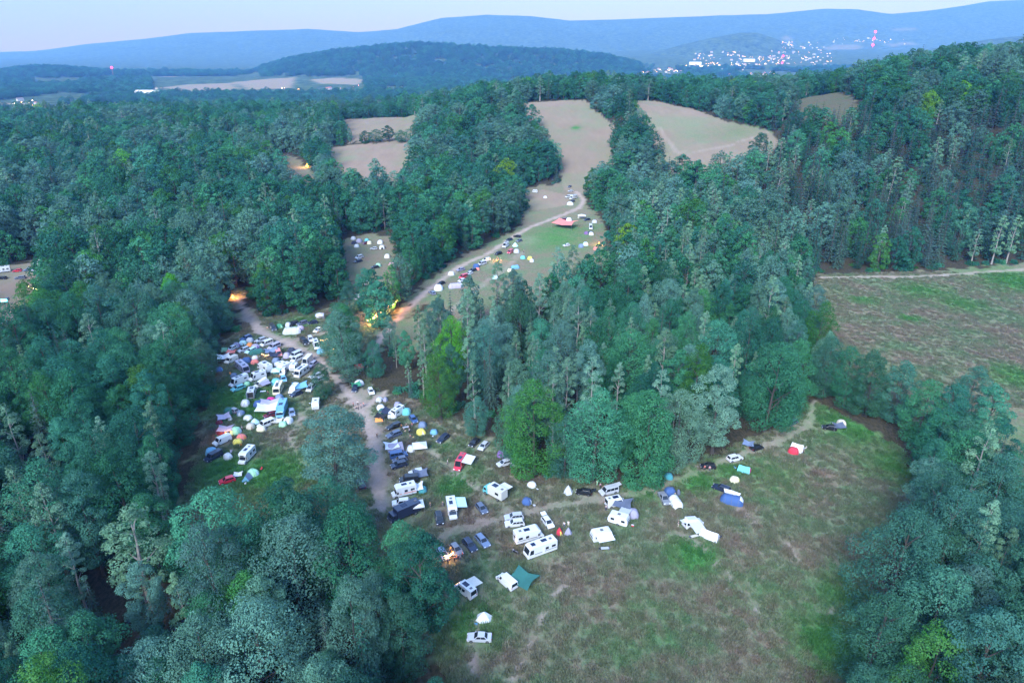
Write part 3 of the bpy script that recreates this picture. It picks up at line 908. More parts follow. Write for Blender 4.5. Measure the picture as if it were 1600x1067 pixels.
def finish_grass(blocks):
    """grass is left out where something stands on it"""
    k = np.ones(len(gx), bool)
    for bx_, by_, br_ in blocks:
        k &= (gx - bx_) ** 2 + (gy - by_) ** 2 > br_ * br_
    x, y = gx[k], gy[k]
    s = RNG.uniform(.7, 1.5, len(x))
    o = scatter('grass', np.stack([x, y, hgt(x, y)], 1), RNG.integers(0, 5, len(x)), np.stack([0 * x, 0 * x, RNG.uniform(0, 6.28, len(x))], 1),
                np.stack([s, s, s * RNG.uniform(.7, 1.5, len(x))], 1), gcoll, {'lush': grid_sample(lush_m, x, y)})
    tag(o, 'long dry reddish and green grass of the meadows', 'grass', kind='stuff')


# ------------------------------------------------------------------ sky, sun, air
SUN_EL, SUN_ROT = RAD(35), RAD(200)
world = bpy.data.worlds.new('World'); scene.world = world; world.use_nodes = True
wt = world.node_tree
bg = wt.nodes['Background']
sky = wt.nodes.new('ShaderNodeTexSky'); sky.sky_type = 'NISHITA'; sky.sun_disc = False
sky.sun_elevation = SUN_EL; sky.sun_rotation = SUN_ROT
sky.altitude = 400; sky.air_density = 1.0; sky.dust_density = 0.0; sky.ozone_density = 2.0
tint = wt.nodes.new('ShaderNodeMix'); tint.data_type = 'RGBA'; tint.blend_type = 'MULTIPLY'; tint.inputs['Factor'].default_value = 1.0
wtc = wt.nodes.new('ShaderNodeTexCoord'); wsp = wt.nodes.new('ShaderNodeSeparateXYZ'); wmr = wt.nodes.new('ShaderNodeMapRange'); wmr.interpolation_type = 'SMOOTHSTEP'
wmr.inputs['From Min'].default_value = -.02; wmr.inputs['From Max'].default_value = .55
wmx = wt.nodes.new('ShaderNodeMix'); wmx.data_type = 'RGBA'      # the dusk sky: dimmer belt above the horizon opposite the sunset
wmx.inputs['A'].default_value = (.068, .062, .102, 1); wmx.inputs['B'].default_value = (1.0, 1.02, 1.1, 1)
wt.links.new(wtc.outputs['Generated'], wsp.inputs[0]); wt.links.new(wsp.outputs['Z'], wmr.inputs['Value']); wt.links.new(wmr.outputs['Result'], wmx.inputs['Factor'])
wt.links.new(wmx.outputs['Result'], tint.inputs['B'])
wt.links.new(sky.outputs['Color'], tint.inputs['A']); wt.links.new(tint.outputs['Result'], bg.inputs['Color']); bg.inputs['Strength'].default_value = .15
sl = bpy.data.lights.new('sun', 'SUN'); sl.energy = 1.5; sl.angle = RAD(26); sl.color = (.90, .94, 1.0)
so = link(bpy.data.objects.new('sun', sl))
# direction towards the sun: azimuth measured from +Y
az = SUN_ROT
dvec = Vector((math.sin(az) * math.cos(SUN_EL), math.cos(az) * math.cos(SUN_EL), math.sin(SUN_EL)))
so.rotation_euler = dvec.to_track_quat('Z', 'Y').to_euler()
so.location = (0, -50, 200)

HAZE = .00014
m_haze, nt, out = new_mat('haze')
pv = N(nt, 'ShaderNodeVolumePrincipled'); pv.inputs['Density'].default_value = HAZE; pv.inputs['Color'].default_value = (.095, .225, .54, 1)
pv.inputs['Absorption Color'].default_value = (1, 1, 1, 1)
pv.inputs['Anisotropy'].default_value = .1
L(nt, pv.outputs['Volume'], out.inputs['Volume'])
zlo, zhi = float(GZ.min()) - 1.0, float(max(GZ.max(), 150) + 60)
bm = bmesh.new(); bmesh.ops.create_cube(bm, size=1)
for v in bm.verts:
    v.co = Vector((v.co.x * 2 * (XS[-1] + 60), YS[-1] + 60 if v.co.y > 0 else -600, zhi if v.co.z > 0 else zlo))
me = bpy.data.meshes.new('haze'); bm.to_mesh(me); bm.free(); me.materials.append(m_haze)
tag(link(bpy.data.objects.new('haze', me)), 'thin blue evening haze filling the valley', 'haze', kind='stuff')

# ------------------------------------------------------------------ render
scene.render.engine = 'CYCLES'
cy_ = scene.cycles
cy_.use_denoising = True
try: cy_.denoiser = 'OPENIMAGEDENOISE'
except Exception: pass
cy_.max_bounces = 5; cy_.diffuse_bounces = 2; cy_.glossy_bounces = 2; cy_.transmission_bounces = 3; cy_.transparent_max_bounces = 6; cy_.volume_bounces = 1
vs = scene.view_settings
vs.view_transform = 'Standard'; vs.look = 'None'; vs.exposure = 2.25; vs.gamma = 1.0
# ------------------------------------------------------------------ vehicles, tents, people: mesh builders
class MB:
    """collects simple solids into one mesh"""
    def __init__(s): s.v, s.f = [], []

    def add(s, vs, fs):
        o = len(s.v); s.v += [tuple(map(float, p)) for p in vs]; s.f += [tuple(i + o for i in f) for f in fs]; return s

    def hexa(s, b, t):            # bottom 4 + top 4 points, ccw from above
        return s.add(list(b) + list(t), [(3, 2, 1, 0), (4, 5, 6, 7), (0, 1, 5, 4), (1, 2, 6, 5), (2, 3, 7, 6), (3, 0, 4, 7)])

    def box(s, x0, x1, y0, y1, z0, z1):
        return s.hexa([(x0, y0, z0), (x1, y0, z0), (x1, y1, z0), (x0, y1, z0)], [(x0, y0, z1), (x1, y0, z1), (x1, y1, z1), (x0, y1, z1)])

    def frustum(s, xa, xb, wa, z0, xc, xd, wc, z1):
        return s.hexa([(xa, -wa, z0), (xb, -wa, z0), (xb, wa, z0), (xa, wa, z0)], [(xc, -wc, z1), (xd, -wc, z1), (xd, wc, z1), (xc, wc, z1)])

    def prism(s, prof, w, w2=None):   # side outline (x,z) swept across y
        n = len(prof); w2 = w if w2 is None else w2
        vs = [(x, -w, z) for x, z in prof] + [(x, w2, z) for x, z in prof]
        fs = [tuple(range(n)), tuple(range(2 * n - 1, n - 1, -1))] + [((i + 1) % n, i, i + n, (i + 1) % n + n) for i in range(n)]
        return s.add(vs, fs)

    def cyl(s, c, r, h, axis='y', n=14):
        vs = []
        for sgn in (-1, 1):
            for k in range(n):
                a = 2 * math.pi * k / n; u, v = r * math.cos(a), r * math.sin(a)
                vs.append({'y': (c[0] + u, c[1] + sgn * h / 2, c[2] + v), 'x': (c[0] + sgn * h / 2, c[1] + u, c[2] + v), 'z': (c[0] + u, c[1] + v, c[2] + sgn * h / 2)}[axis])
        return s.add(vs, [tuple(range(n)), tuple(range(2 * n - 1, n - 1, -1))] + [(k, (k + 1) % n, (k + 1) % n + n, k + n) for k in range(n)])

    def tube(s, path, r, sides=6):
        V, F = tube(path, r if isinstance(r, (list, tuple)) else [r] * len(path), sides); return s.add(V, F)

    def panel(s, q, off=.015, th=.02):   # thin slab lying on a quad, set proud of it
        q = [Vector(p) for p in q]; n = (q[1] - q[0]).cross(q[3] - q[0]).normalized()
        return s.hexa([p + n * (off - th) for p in q], [p + n * off for p in q])

    def mesh(s, name, mats=(), bevel=0.0, seg=2, smooth=False):
        me = bpy.data.meshes.new(name); me.from_pydata(s.v, [], s.f)
        bm = bmesh.new(); bm.from_mesh(me)
        bmesh.ops.recalc_face_normals(bm, faces=bm.faces)
        if bevel:
            ed = [e for e in bm.edges if len(e.link_faces) == 2 and e.calc_face_angle(0) > .35]
            bmesh.ops.bevel(bm, geom=ed, offset=bevel, segments=seg, profile=.6, affect='EDGES', clamp_overlap=True)
        bm.to_mesh(me); bm.free()
        if smooth:
            me.polygons.foreach_set('use_smooth', [True] * len(me.polygons))
        for m in mats: me.materials.append(m)
        return me


def lerp4(q, u0, u1, v0, v1):
    a, b, c, d = (Vector(p) for p in q)
    f = lambda u, v: (a * (1 - u) + b * u) * (1 - v) + (d * (1 - u) + c * u) * v
    return [f(u0, v0), f(u1, v0), f(u1, v1), f(u0, v1)]


PAINT = dict(white=(.58, .59, .60), offwhite=(.53, .52, .47), silver=(.42, .44, .47), grey=(.20, .21, .23), dark=(.045, .048, .055), black=(.014, .015, .018), navy=(.018, .026, .055),
             blue=(.035, .085, .22), skyblue=(.13, .33, .48), teal=(.05, .27, .30), turquoise=(.12, .42, .44), green=(.03, .20, .10), dkgreen=(.02, .12, .10), lightgreen=(.30, .58, .36), red=(.52, .025, .05),
             magenta=(.60, .03, .20), coral=(.72, .20, .16), orange=(.72, .26, .06), yellow=(.66, .55, .10), beige=(.50, .45, .36), cream=(.66, .62, .42), lilac=(.34, .31, .41), purple=(.16, .09, .24),
             greylilac=(.26, .25, .34), bluegrey=(.15, .20, .30), slate=(.09, .11, .16), pink=(.62, .30, .36), maroon=(.14, .02, .04), aqua=(.45, .66, .68), brown=(.12, .07, .05))
GLASS = mat_plain('tinted_glass', (.015, .02, .026), .08, var=.1)
TYRE = mat_plain('tyre_rubber', (.012, .012, .013), .9)
RIM = mat_plain('rim_alloy', (.35, .36, .38), .35, .8)
LAMP_W = mat_plain('headlamp_glass', (.75, .77, .78), .12)
LAMP_R = mat_plain('tail_lamp_red', (.45, .015, .02), .2)
SOLAR = mat_plain('solar_cells', (.012, .02, .05), .15, var=.3, scale=9)
PLASTIC = mat_plain('grey_plastic', (.12, .12, .13), .6)
STEEL = mat_plain('steel_tube', (.35, .36, .38), .4, .7)
WOOD = mat_plain('wood', (.16, .09, .05), .8, var=.3)


def paint(c): return mat_plain('paint_' + c, PAINT[c], .32, .0, .05, 1.5, .5)
def cloth(c): return mat_plain('fabric_' + c, PAINT[c], .85, 0, .14, 2.2)


# each design: list of (part, mesh, material or 'PAINT'/'PAINT2', parent part index or None)
def wheels(D, xs, w, r, th=.22):
    for x in xs:
        for sg in (-1, 1):
            i = len(D)
            D.append(('wheel', MB().cyl((x, sg * (w - th / 2 + .03), r), r, th, n=16).mesh('wheel', bevel=.03), TYRE, None))
            D.append(('rim', MB().cyl((x, sg * (w + .035), r), r * .62, .03, n=10).mesh('rim'), RIM, i))


def lights(D, xf, xr, w, zf, zr, s=.16):
    for sg in (-1, 1):
        D.append(('headlight', MB().box(xf - .10, xf + .012, sg * w - .19, sg * w + .19, zf - s / 2, zf + s / 2).mesh('headlight', bevel=.02), LAMP_W, None))
        D.append(('tail_light', MB().box(xr - .012, xr + .08, sg * w - .12, sg * w + .12, zr - s / 2, zr + s / 2).mesh('tail_light', bevel=.02), LAMP_R, None))


def cabin_glass(D, xa, xb, wa, z0, xc, xd, wc, z1, cuts=(.06, .5, .94), vis=(.12, .86)):
    A = [(xa, -wa, z0), (xb, -wa, z0), (xb, wa, z0), (xa, wa, z0)]; B = [(xc, -wc, z1), (xd, -wc, z1), (xd, wc, z1), (xc, wc, z1)]
    D.append(('windscreen', MB().panel(lerp4([A[1], A[2], B[2], B[1]], .07, .93, .06, .94)).mesh('windscreen'), GLASS, None))
    D.append(('rear_window', MB().panel(lerp4([A[3], A[0], B[0], B[3]], .09, .91, .14, .90)).mesh('rear_window'), GLASS, None))
    for q in ([A[0], A[1], B[1], B[0]], [A[2], A[3], B[3], B[2]]):
        m = MB(); rev = q[0] is A[2]
        for a, b in zip(cuts[:-1], cuts[1:]):
            u0, u1 = (a + .015, b - .015)
            if rev: u0, u1 = 1 - u1, 1 - u0
            m.panel(lerp4(q, u0, u1, vis[0], vis[1]))
        D.append(('side_window', m.mesh('side_window'), GLASS, None))


def design_car(L_, W, H, zb, xa, xb, xc, xd, hood=.80, clear=.24, deck=None, cuts=(.06, .52, .94), r=.32, extra=None):
    w = W / 2; f, b = L_ / 2, -L_ / 2
    deck = zb if deck is None else deck
    D = []
    m = MB().prism([(b + .12, clear), (b, .45), (b + .04, deck - .06), (b + .18, deck), (xa, zb), (xb, zb), (f - .35, hood), (f - .06, hood - .14), (f, .5), (f - .10, clear)][::-1], w)
    me_l = m
    me_l.frustum(xa, xb, w * .93, zb - .06, xc, xd, w * .74, H)
    D.append(('body', me_l.mesh('body', bevel=.06, smooth=False), 'PAINT', None))
    cabin_glass(D, xa, xb, w * .93, zb - .06, xc, xd, w * .74, H, cuts)
    wheels(D, (f - .85, b + .80), w, r)
    lights(D, f - .03, b, w * .72, hood - .20, deck - .18)
    D.append(('bumper', MB().box(f - .08, f + .03, -w * .9, w * .9, clear + .03, .46).box(b - .03, b + .08, -w * .9, w * .9, clear + .03, .46).mesh('bumper', bevel=.03), PLASTIC, None))
    for sg in (-1, 1):
        D.append(('wing_mirror', MB().box(xb - .35, xb - .20, sg * (w + .08) - .09, sg * (w + .08) + .09, zb + .02, zb + .16).mesh('wing_mirror', bevel=.03), 'PAINT', None))
    if extra: extra(D)
    return D


def rails(x0, x1, w, z):
    def f(D):
        for sg in (-1, 1):
            D.append(('roof_rail', MB().tube([(x0, sg * w, z), (x0 + .12, sg * w, z + .06), (x1 - .12, sg * w, z + .06), (x1, sg * w, z)], .022, 5).mesh('roof_rail'), STEEL, None))
    return f


def design_van(L_, W, H, nose=.95, zb=1.12, win='front', roof=None, rake=.55, r=.35):
    w = W / 2; f, b = L_ / 2, -L_ / 2; D = []
    m = MB().prism([(b + .06, .28), (b, .5), (b + .01, zb), (f - nose, zb), (f - .12, zb - .22), (f, .6), (f - .08, .28)][::-1], w)
    m.frustum(b + .01, f - nose, w * .985, zb - .05, b + .07, f - nose - rake, w * .86, H)
    D.append(('body', m.mesh('body', bevel=.07), 'PAINT', None))
    cuts = dict(front=(.80, .965), full=(.05, .34, .64, .96), half=(.42, .66, .96), camper=(.30, .52, .78, .965))[win]
    A = (b + .01, f - nose, w * .985, zb - .05, b + .07, f - nose - rake, w * .86, H)
    if win == 'camper':
        cabin_glass(D, *A, cuts=(.80, .965), vis=(.12, .62))
        for sg in (-1, 1):
            q = [(b + .9, -sg * 0 + sg * (w * .95 + .012), zb + .35), (b + 1.9, sg * (w * .95 + .012), zb + .35), (b + 1.9, sg * (w * .92 + .012), zb + .8), (b + .9, sg * (w * .92 + .012), zb + .8)]
            if sg > 0: q = [q[1], q[0], q[3], q[2]]
            D.append(('side_window', MB().panel(q, .03).mesh('side_window'), GLASS, None))
    else:
        cabin_glass(D, *A, cuts=cuts, vis=(.10, .60 if H > 2.3 else .84))
    wheels(D, (f - .95, b + 1.0), w, r)
    lights(D, f - .03, b, w * .76, zb - .38, zb - .1, .22)
    D.append(('bumper', MB().box(f - .08, f + .04, -w * .92, w * .92, .30, .56).box(b - .04, b + .08, -w * .92, w * .92, .30, .52).mesh('bumper', bevel=.03), PLASTIC, None))
    for sg in (-1, 1):
        D.append(('wing_mirror', MB().box(f - nose - .12, f - nose + .04, sg * (w + .12) - .11, sg * (w + .12) + .11, zb + .02, zb + .32).mesh('wing_mirror', bevel=.03), PLASTIC, None))
    if roof == 'solar':
        D.append(('solar_panel', MB().box(-.9, .6, -.5, .5, H + .005, H + .05).mesh('solar_panel'), SOLAR, None))
        D.append(('roof_hatch', MB().box(b + .6, b + 1.1, -.28, .28, H + .002, H + .10).mesh('roof_hatch', bevel=.03), PLASTIC, None))
    if roof == 'double':
        D.append(('solar_panel', MB().box(-.2, 1.0, -.55, .55, H + .005, H + .05).mesh('solar_panel'), SOLAR, None))
        D.append(('solar_panel', MB().box(-1.6, -.5, -.55, .55, H + .005, H + .05).mesh('solar_panel'), SOLAR, None))
    if roof == 'pop':
        D.append(('pop_up_roof', MB().prism([(b + .5, H + .01), (f - nose - .9, H + .01), (f - nose - .9, H + .12), (b + .5, H + .75)][::-1], w * .72).mesh('pop_up_roof', bevel=.05), 'PAINT2', None))
    if roof == 'rack':
        D.append(('roof_rack', MB().box(b + .4, f - nose - 1, -.7, -.62, H + .02, H + .1).box(b + .4, f - nose - 1, .62, .7, H + .02, H + .1).box(b + .5, b + .6, -.62, .62, H + .03, H + .09).box(0, .1, -.62, .62, H + .03, H + .09).mesh('roof_rack'), STEEL, None))
    return D


def design_motorhome(L_, W, H, kind='alcove', stripe=True):
    w = W / 2; f, b = L_ / 2, -L_ / 2; D = []
    if kind == 'alcove':
        cab = MB().prism([(f - 2.1, .32), (f - 2.1, 1.9), (f - 1.35, 1.9), (f - .85, 1.18), (f - .12, .98), (f, .62), (f - .06, .32)], w * .86)
        D.append(('cab', cab.mesh('cab', bevel=.07), 'PAINT', None))
        bx = MB().prism([(b, .5), (b, H - .12), (b + .12, H), (f - 1.5, H), (f - .95, H - .35), (f - .98, H - .95), (f - 1.55, 1.95), (f - 1.75, .5)], w)
        D.append(('living_box', bx.mesh('living_box', bevel=.07), 'PAINT', None))
        q = [(f - .85, -w * .80, 1.20), (f - .85, w * .80, 1.20), (f - 1.33, w * .74, 1.87), (f - 1.33, -w * .74, 1.87)]
        D.append(('windscreen', MB().panel(q, .02).mesh('windscreen'), GLASS, None))
        for sg in (-1, 1):
            q = [(f - 1.72, sg * w * .862, 1.2), (f - 1.0, sg * w * .862, 1.2), (f - 1.32, sg * w * .862, 1.8), (f - 1.7, sg * w * .862, 1.8)]
            if sg > 0: q = [q[1], q[0], q[3], q[2]]
            D.append(('cab_window', MB().panel(q, .02).mesh('cab_window'), GLASS, None))
        D.append(('alcove_window', MB().box(f - 1.0, f - .945, -.55, .55, H - .85, H - .5).mesh('alcove_window'), GLASS, None))
        xm = f - 1.9
    else:
        bx = MB().prism([(b, .42), (b, H - .15), (b + .15, H), (f - 1.1, H), (f - .55, H - .35), (f - .12, 1.25), (f, .95), (f, .40)], w)
        D.append(('living_box', bx.mesh('living_box', bevel=.09), 'PAINT', None))
        q = [(f - .13, -w * .86, 1.32), (f - .13, w * .86, 1.32), (f - .53, w * .84, H - .45), (f - .53, -w * .84, H - .45)]
        D.append(('windscreen', MB().panel(q, .02).mesh('windscreen'), GLASS, None))
        for sg in (-1, 1):
            q = [(f - 1.5, sg * w, 1.35), (f - .45, sg * w, 1.35), (f - .72, sg * w, H - .55), (f - 1.5, sg * w, H - .55)]
            if sg > 0: q = [q[1], q[0], q[3], q[2]]
            D.append(('cab_window', MB().panel(q, .02).mesh('cab_window'), GLASS, None))
        xm = f - 1.7
    for sg in (-1, 1):
        for x0, x1, z0, z1 in ((b + .5, b + 1.5, 1.55, 2.15), (b + 2.3, b + 3.1, 1.5, 2.15)):
            q = [(x0, sg * w, z0), (x1, sg * w, z0), (x1, sg * w, z1), (x0, sg * w, z1)]
            if sg > 0: q = [q[1], q[0], q[3], q[2]]
            D.append(('side_window', MB().panel(q, .025).mesh('side_window', bevel=.008), GLASS, None))
    D.append(('door', MB().panel([(b + 3.9, w, .6), (b + 3.3, w, .6), (b + 3.3, w, 2.3), (b + 3.9, w, 2.3)], .02).mesh('door'), mat_plain('door_panel', (.62, .63, .64), .4), None))
    D.append(('rear_window', MB().box(b - .02, b + .02, -.6, .6, 1.6, 2.15).mesh('rear_window'), GLASS, None))
    if stripe:
        for sg in (-1, 1):
            q = [(b + .15, sg * w, 1.08), (xm, sg * w, 1.08), (xm, sg * w, 1.28), (b + .15, sg * w, 1.28)]
            if sg > 0: q = [q[1], q[0], q[3], q[2]]
            D.append(('stripe', MB().panel(q, .008, .01).mesh('stripe'), 'PAINT2', None))
    D.append(('roof_hatch', MB().box(b + 1.0, b + 1.6, -.3, .3, H + .002, H + .12).mesh('roof_hatch', bevel=.03), PLASTIC, None))
    D.append(('solar_panel', MB().box(b + 2.2, b + 3.6, -.6, .3, H + .004, H + .06).mesh('solar_panel'), SOLAR, None))
    if kind != 'alcove':
        D.append(('solar_panel', MB().box(f - 2.4, f - 1.4, -.5, .5, H + .004, H + .06).mesh('solar_panel'), SOLAR, None))
    wheels(D, (f - .95, b + 1.5), w * .9, .37)
    lights(D, f - .02, b, w * .66, .82, 1.0, .2)
    D.append(('bumper', MB().box(b - .06, b + .1, -w * .94, w * .94, .34, .56).mesh('bumper', bevel=.03), PLASTIC, None))
    return D


def design_caravan(L_, W, H):
    w = W / 2; f, b = L_ / 2, -L_ / 2; D = []
    D.append(('body', MB().prism([(b + .25, .38), (b + .02, .9), (b + .08, 1.7), (b + .45, H - .06), (b + .9, H), (f - .9, H), (f - .4, H - .1), (f - .05, 1.6), (f, .95), (f - .3, .38)], w).mesh('body', bevel=.09), 'PAINT', None))
    D.append(('front_window', MB().panel([(f - .03, -w * .75, 1.25), (f - .03, w * .75, 1.25), (f - .28, w * .7, 1.98), (f - .28, -w * .7, 1.98)], .05).mesh('front_window'), GLASS, None))
    D.append(('rear_window', MB().panel([(b + .06, w * .7, 1.25), (b + .06, -w * .7, 1.25), (b + .22, -w * .66, 1.95), (b + .22, w * .66, 1.95)], .05).mesh('rear_window'), GLASS, None))
    for sg in (-1, 1):
        for x0 in (b + .7, f - 1.7):
            q = [(x0, sg * w, 1.3), (x0 + .9, sg * w, 1.3), (x0 + .9, sg * w, 1.9), (x0, sg * w, 1.9)]
            if sg > 0: q = [q[1], q[0], q[3], q[2]]
            D.append(('side_window', MB().panel(q, .025).mesh('side_window'), GLASS, None))
        i = len(D)
        D.append(('wheel', MB().cyl((-.1, sg * (w - .08), .33), .33, .2, n=16).mesh('wheel', bevel=.03), TYRE, None))
        D.append(('rim', MB().cyl((-.1, sg * (w + .03), .33), .2, .03, n=10).mesh('rim'), RIM, i))
    D.append(('roof_hatch', MB().box(-.35, .35, -.35, .35, H + .002, H + .12).mesh('roof_hatch', bevel=.04), PLASTIC, None))
    D.append(('tow_bar', MB().tube([(f - .3, -.5, .42), (f + 1.0, 0, .45)], .04).tube([(f - .3, .5, .42), (f + 1.0, 0, .45)], .04).cyl((f + .95, 0, .25), .1, .1).mesh('tow_bar'), STEEL, None))
    return D


def design_truck(L_, W, H, cabl=1.7, box_open=False):
    w = W / 2; f, b = L_ / 2, -L_ / 2; D = []
    D.append(('cab', MB().prism([(f - cabl, .5), (f - cabl, 2.35), (f - .45, 2.38), (f - .18, 1.45), (f, 1.3), (f, .5)], w * .95).mesh('cab', bevel=.09), 'PAINT2', None))
    D.append(('windscreen', MB().panel([(f - .17, -w * .84, 1.5), (f - .17, w * .84, 1.5), (f - .42, w * .8, 2.25), (f - .42, -w * .8, 2.25)], .03).mesh('windscreen'), GLASS, None))
    for sg in (-1, 1):
        q = [(f - 1.25, sg * w * .95, 1.5), (f - .4, sg * w * .95, 1.5), (f - .55, sg * w * .95, 2.2), (f - 1.25, sg * w * .95, 2.2)]
        if sg > 0: q = [q[1], q[0], q[3], q[2]]
        D.append(('cab_window', MB().panel(q, .02).mesh('cab_window'), GLASS, None))
    D.append(('box_body', MB().box(b, f - cabl - .08, -w, w, .85, H).mesh('box_body', bevel=.06), 'PAINT', None))
    D.append(('chassis', MB().box(b + .1, f - .3, -.55, .55, .5, .84).mesh('chassis'), PLASTIC, None))
    for sg in (-1, 1):
        q = [(b + 1.1, sg * w, 1.8), (b + 2.2, sg * w, 1.8), (b + 2.2, sg * w, 2.5), (b + 1.1, sg * w, 2.5)]
        if sg > 0: q = [q[1], q[0], q[3], q[2]]
        D.append(('side_window', MB().panel(q, .025).mesh('side_window'), GLASS, None))
    if box_open:
        D.append(('rear_opening', MB().box(b - .015, b + .03, -w * .82, w * .82, 1.0, H - .2).mesh('rear_opening'), mat_plain('dark_interior', (.02, .02, .022), .9), None))  # box is closed: shade of the open inside is put into this dark panel
        for sg in (-1, 1):
            D.append(('rear_door', MB().box(b - 1.0, b - .02, sg * w - .03, sg * w + .03, .95, H - .1).mesh('rear_door'), 'PAINT', None))
    D.append(('solar_panel', MB().box(-.8, .7, -.7, .5, H + .005, H + .06).mesh('solar_panel'), SOLAR, None))
    D.append(('roof_hatch', MB().box(b + .5, b + 1.1, -.3, .3, H + .003, H + .12).mesh('roof_hatch', bevel=.03), PLASTIC, None))
    wheels(D, (f - 1.0, b + 1.5), w * .95, .48, .3)
    lights(D, f - .0, b + .3, w * .72, .85, .72, .2)
    D.append(('bumper', MB().box(f - .05, f + .08, -w * .95, w * .95, .42, .68).mesh('bumper', bevel=.03), PLASTIC, None))
    return D


DESIGNS = {}
def design(t):
    if t not in DESIGNS:
        DESIGNS[t] = dict(
            hatch=lambda: design_car(4.1, 1.76, 1.48, .93, -1.95, 1.02, -1.55, .25, r=.31),
            estate=lambda: design_car(4.7, 1.82, 1.48, .93, -2.25, 1.05, -1.90, .30, cuts=(.04, .34, .64, .95), extra=rails(-1.8, .2, .60, 1.48)),
            saloon=lambda: design_car(4.75, 1.82, 1.44, .93, -1.65, 1.05, -1.00, .25, deck=.98),
            suv=lambda: design_car(4.5, 1.88, 1.72, 1.05, -2.15, 1.10, -1.85, .45, hood=1.0, clear=.32, r=.37, extra=rails(-1.7, .3, .64, 1.72)),
            mpv=lambda: design_car(4.6, 1.85, 1.78, 1.02, -2.2, 1.45, -1.95, .55, hood=.90, cuts=(.04, .36, .68, .95), r=.33),
            pickup=lambda: design_car(5.1, 1.85, 1.75, 1.05, -.75, 1.15, -.55, .45, hood=1.0, clear=.34, r=.38),
            van=lambda: design_van(5.0, 1.95, 2.0, win='full'),
            vanpanel=lambda: design_van(5.2, 2.0, 2.05, win='front'),
            vanpop=lambda: design_van(5.0, 1.95, 2.0, win='full', roof='pop'),
            vanrack=lambda: design_van(5.0, 1.95, 2.0, win='full', roof='rack'),
            vansolar=lambda: design_van(5.3, 2.0, 2.45, win='half', roof='solar'),
            vanbig=lambda: design_van(6.2, 2.06, 2.75, win='front'),
            vancamp=lambda: design_van(6.0, 2.06, 2.7, win='camper', roof='solar'),
            vanlong=lambda: design_van(6.9, 2.06, 2.75, win='camper', roof='double'),
            alcove=lambda: design_motorhome(6.2, 2.25, 3.05, 'alcove'),
            alcovel=lambda: design_motorhome(7.0, 2.3, 3.1, 'alcove'),
            integrated=lambda: design_motorhome(7.6, 2.35, 3.05, 'integrated'),
            integrateds=lambda: design_motorhome(6.2, 2.25, 2.9, 'integrated', False),
            caravan=lambda: design_caravan(5.0, 2.2, 2.6),
            caravans=lambda: design_caravan(4.0, 2.05, 2.5),
            truck=lambda: design_truck(6.6, 2.35, 3.35),
            trucko=lambda: design_truck(6.0, 2.2, 3.0, box_open=True),
            bus=lambda: design_truck(8.0, 2.45, 3.3, 1.6),
        )[t]()
    return DESIGNS[t]


SIMPLE = {}
BLOCK = []           # footprints, kept free of grass


def place(root, x, y, rz):
    root.location = (x, y, float(hgt(x, y))); root.rotation_euler = (0, 0, rz); return root


def instantiate(name, D, p1, p2, simple=False):
    """an Empty with every part under it, or one joined mesh where the photo shows no parts"""
    res = lambda m: p1 if m == 'PAINT' else (p2 if m == 'PAINT2' else m)
    if simple:
        key = id(D), p1.name, p2.name
        if key not in SIMPLE:
            V, F, MI, mats = [], [], [], []
            for pn, me, m, par in D:
                m = res(m)
                if m not in mats: mats.append(m)
                o = len(V); V += [tuple(v.co) for v in me.vertices]
                for p in me.polygons: F.append(tuple(i + o for i in p.vertices)); MI.append(mats.index(m))
            me = bpy.data.meshes.new(name); me.from_pydata(V, [], F); me.polygons.foreach_set('material_index', MI)
            for m in mats: me.materials.append(m)
            SIMPLE[key] = me
        return link(bpy.data.objects.new(name, SIMPLE[key]))
    root = link(bpy.data.objects.new(name, None)); root.empty_display_size = .3
    obs = []
    for pn, me, m, par in D:
        if not me.materials: me.materials.append(PLASTIC)
        o = link(bpy.data.objects.new(pn, me), root if par is None else obs[par])
        o.material_slots[0].link = 'OBJECT'; o.material_slots[0].material = res(m)
        obs.append(o)
    return root


KIND_OF = dict(hatch=('parked_car', 'car'), estate=('parked_car', 'car'), saloon=('parked_car', 'car'), suv=('parked_car', 'car'), mpv=('parked_car', 'car'), pickup=('pickup', 'pickup'),
               van=('van', 'van'), vanpanel=('van', 'van'), vanpop=('camper_van', 'camper van'), vanrack=('van', 'van'), vansolar=('camper_van', 'camper van'), vanbig=('van', 'van'), vancamp=('camper_van', 'camper van'),
               vanlong=('camper_van', 'camper van'), alcove=('motorhome', 'motorhome'), alcovel=('motorhome', 'motorhome'), integrated=('motorhome', 'motorhome'), integrateds=('motorhome', 'motorhome'),
               caravan=('caravan', 'caravan'), caravans=('caravan', 'caravan'), truck=('truck', 'truck'), trucko=('truck', 'truck'), bus=('bus', 'bus'))
LEN = dict(hatch=4.1, estate=4.7, saloon=4.75, suv=4.5, mpv=4.6, pickup=5.1, van=5, vanpanel=5.2, vanpop=5, vanrack=5, vansolar=5.3, vanbig=6.2, vancamp=6, vanlong=6.9, alcove=6.2, alcovel=7, integrated=7.6, integrateds=6.2, caravan=5, caravans=4, truck=6.6, trucko=6, bus=8)
HGT = dict(hatch=.7, estate=.7, saloon=.7, suv=.8, mpv=.8, pickup=.8, van=1, vanpanel=1, vanpop=1, vanrack=1, vansolar=1.2, vanbig=1.3, vancamp=1.3, vanlong=1.3, alcove=1.5, alcovel=1.5, integrated=1.5, integrateds=1.4, caravan=1.3, caravans=1.3, truck=1.7, trucko=1.5, bus=1.7)
WID = dict(van=1.95, vanpanel=2.0, vanpop=1.95, vanrack=1.95, vansolar=2.0, vanbig=2.06, vancamp=2.06, vanlong=2.06, alcove=2.25, alcovel=2.3, integrated=2.35, integrateds=2.25, caravan=2.2, caravans=2.05, truck=2.35, trucko=2.2, bus=2.45)


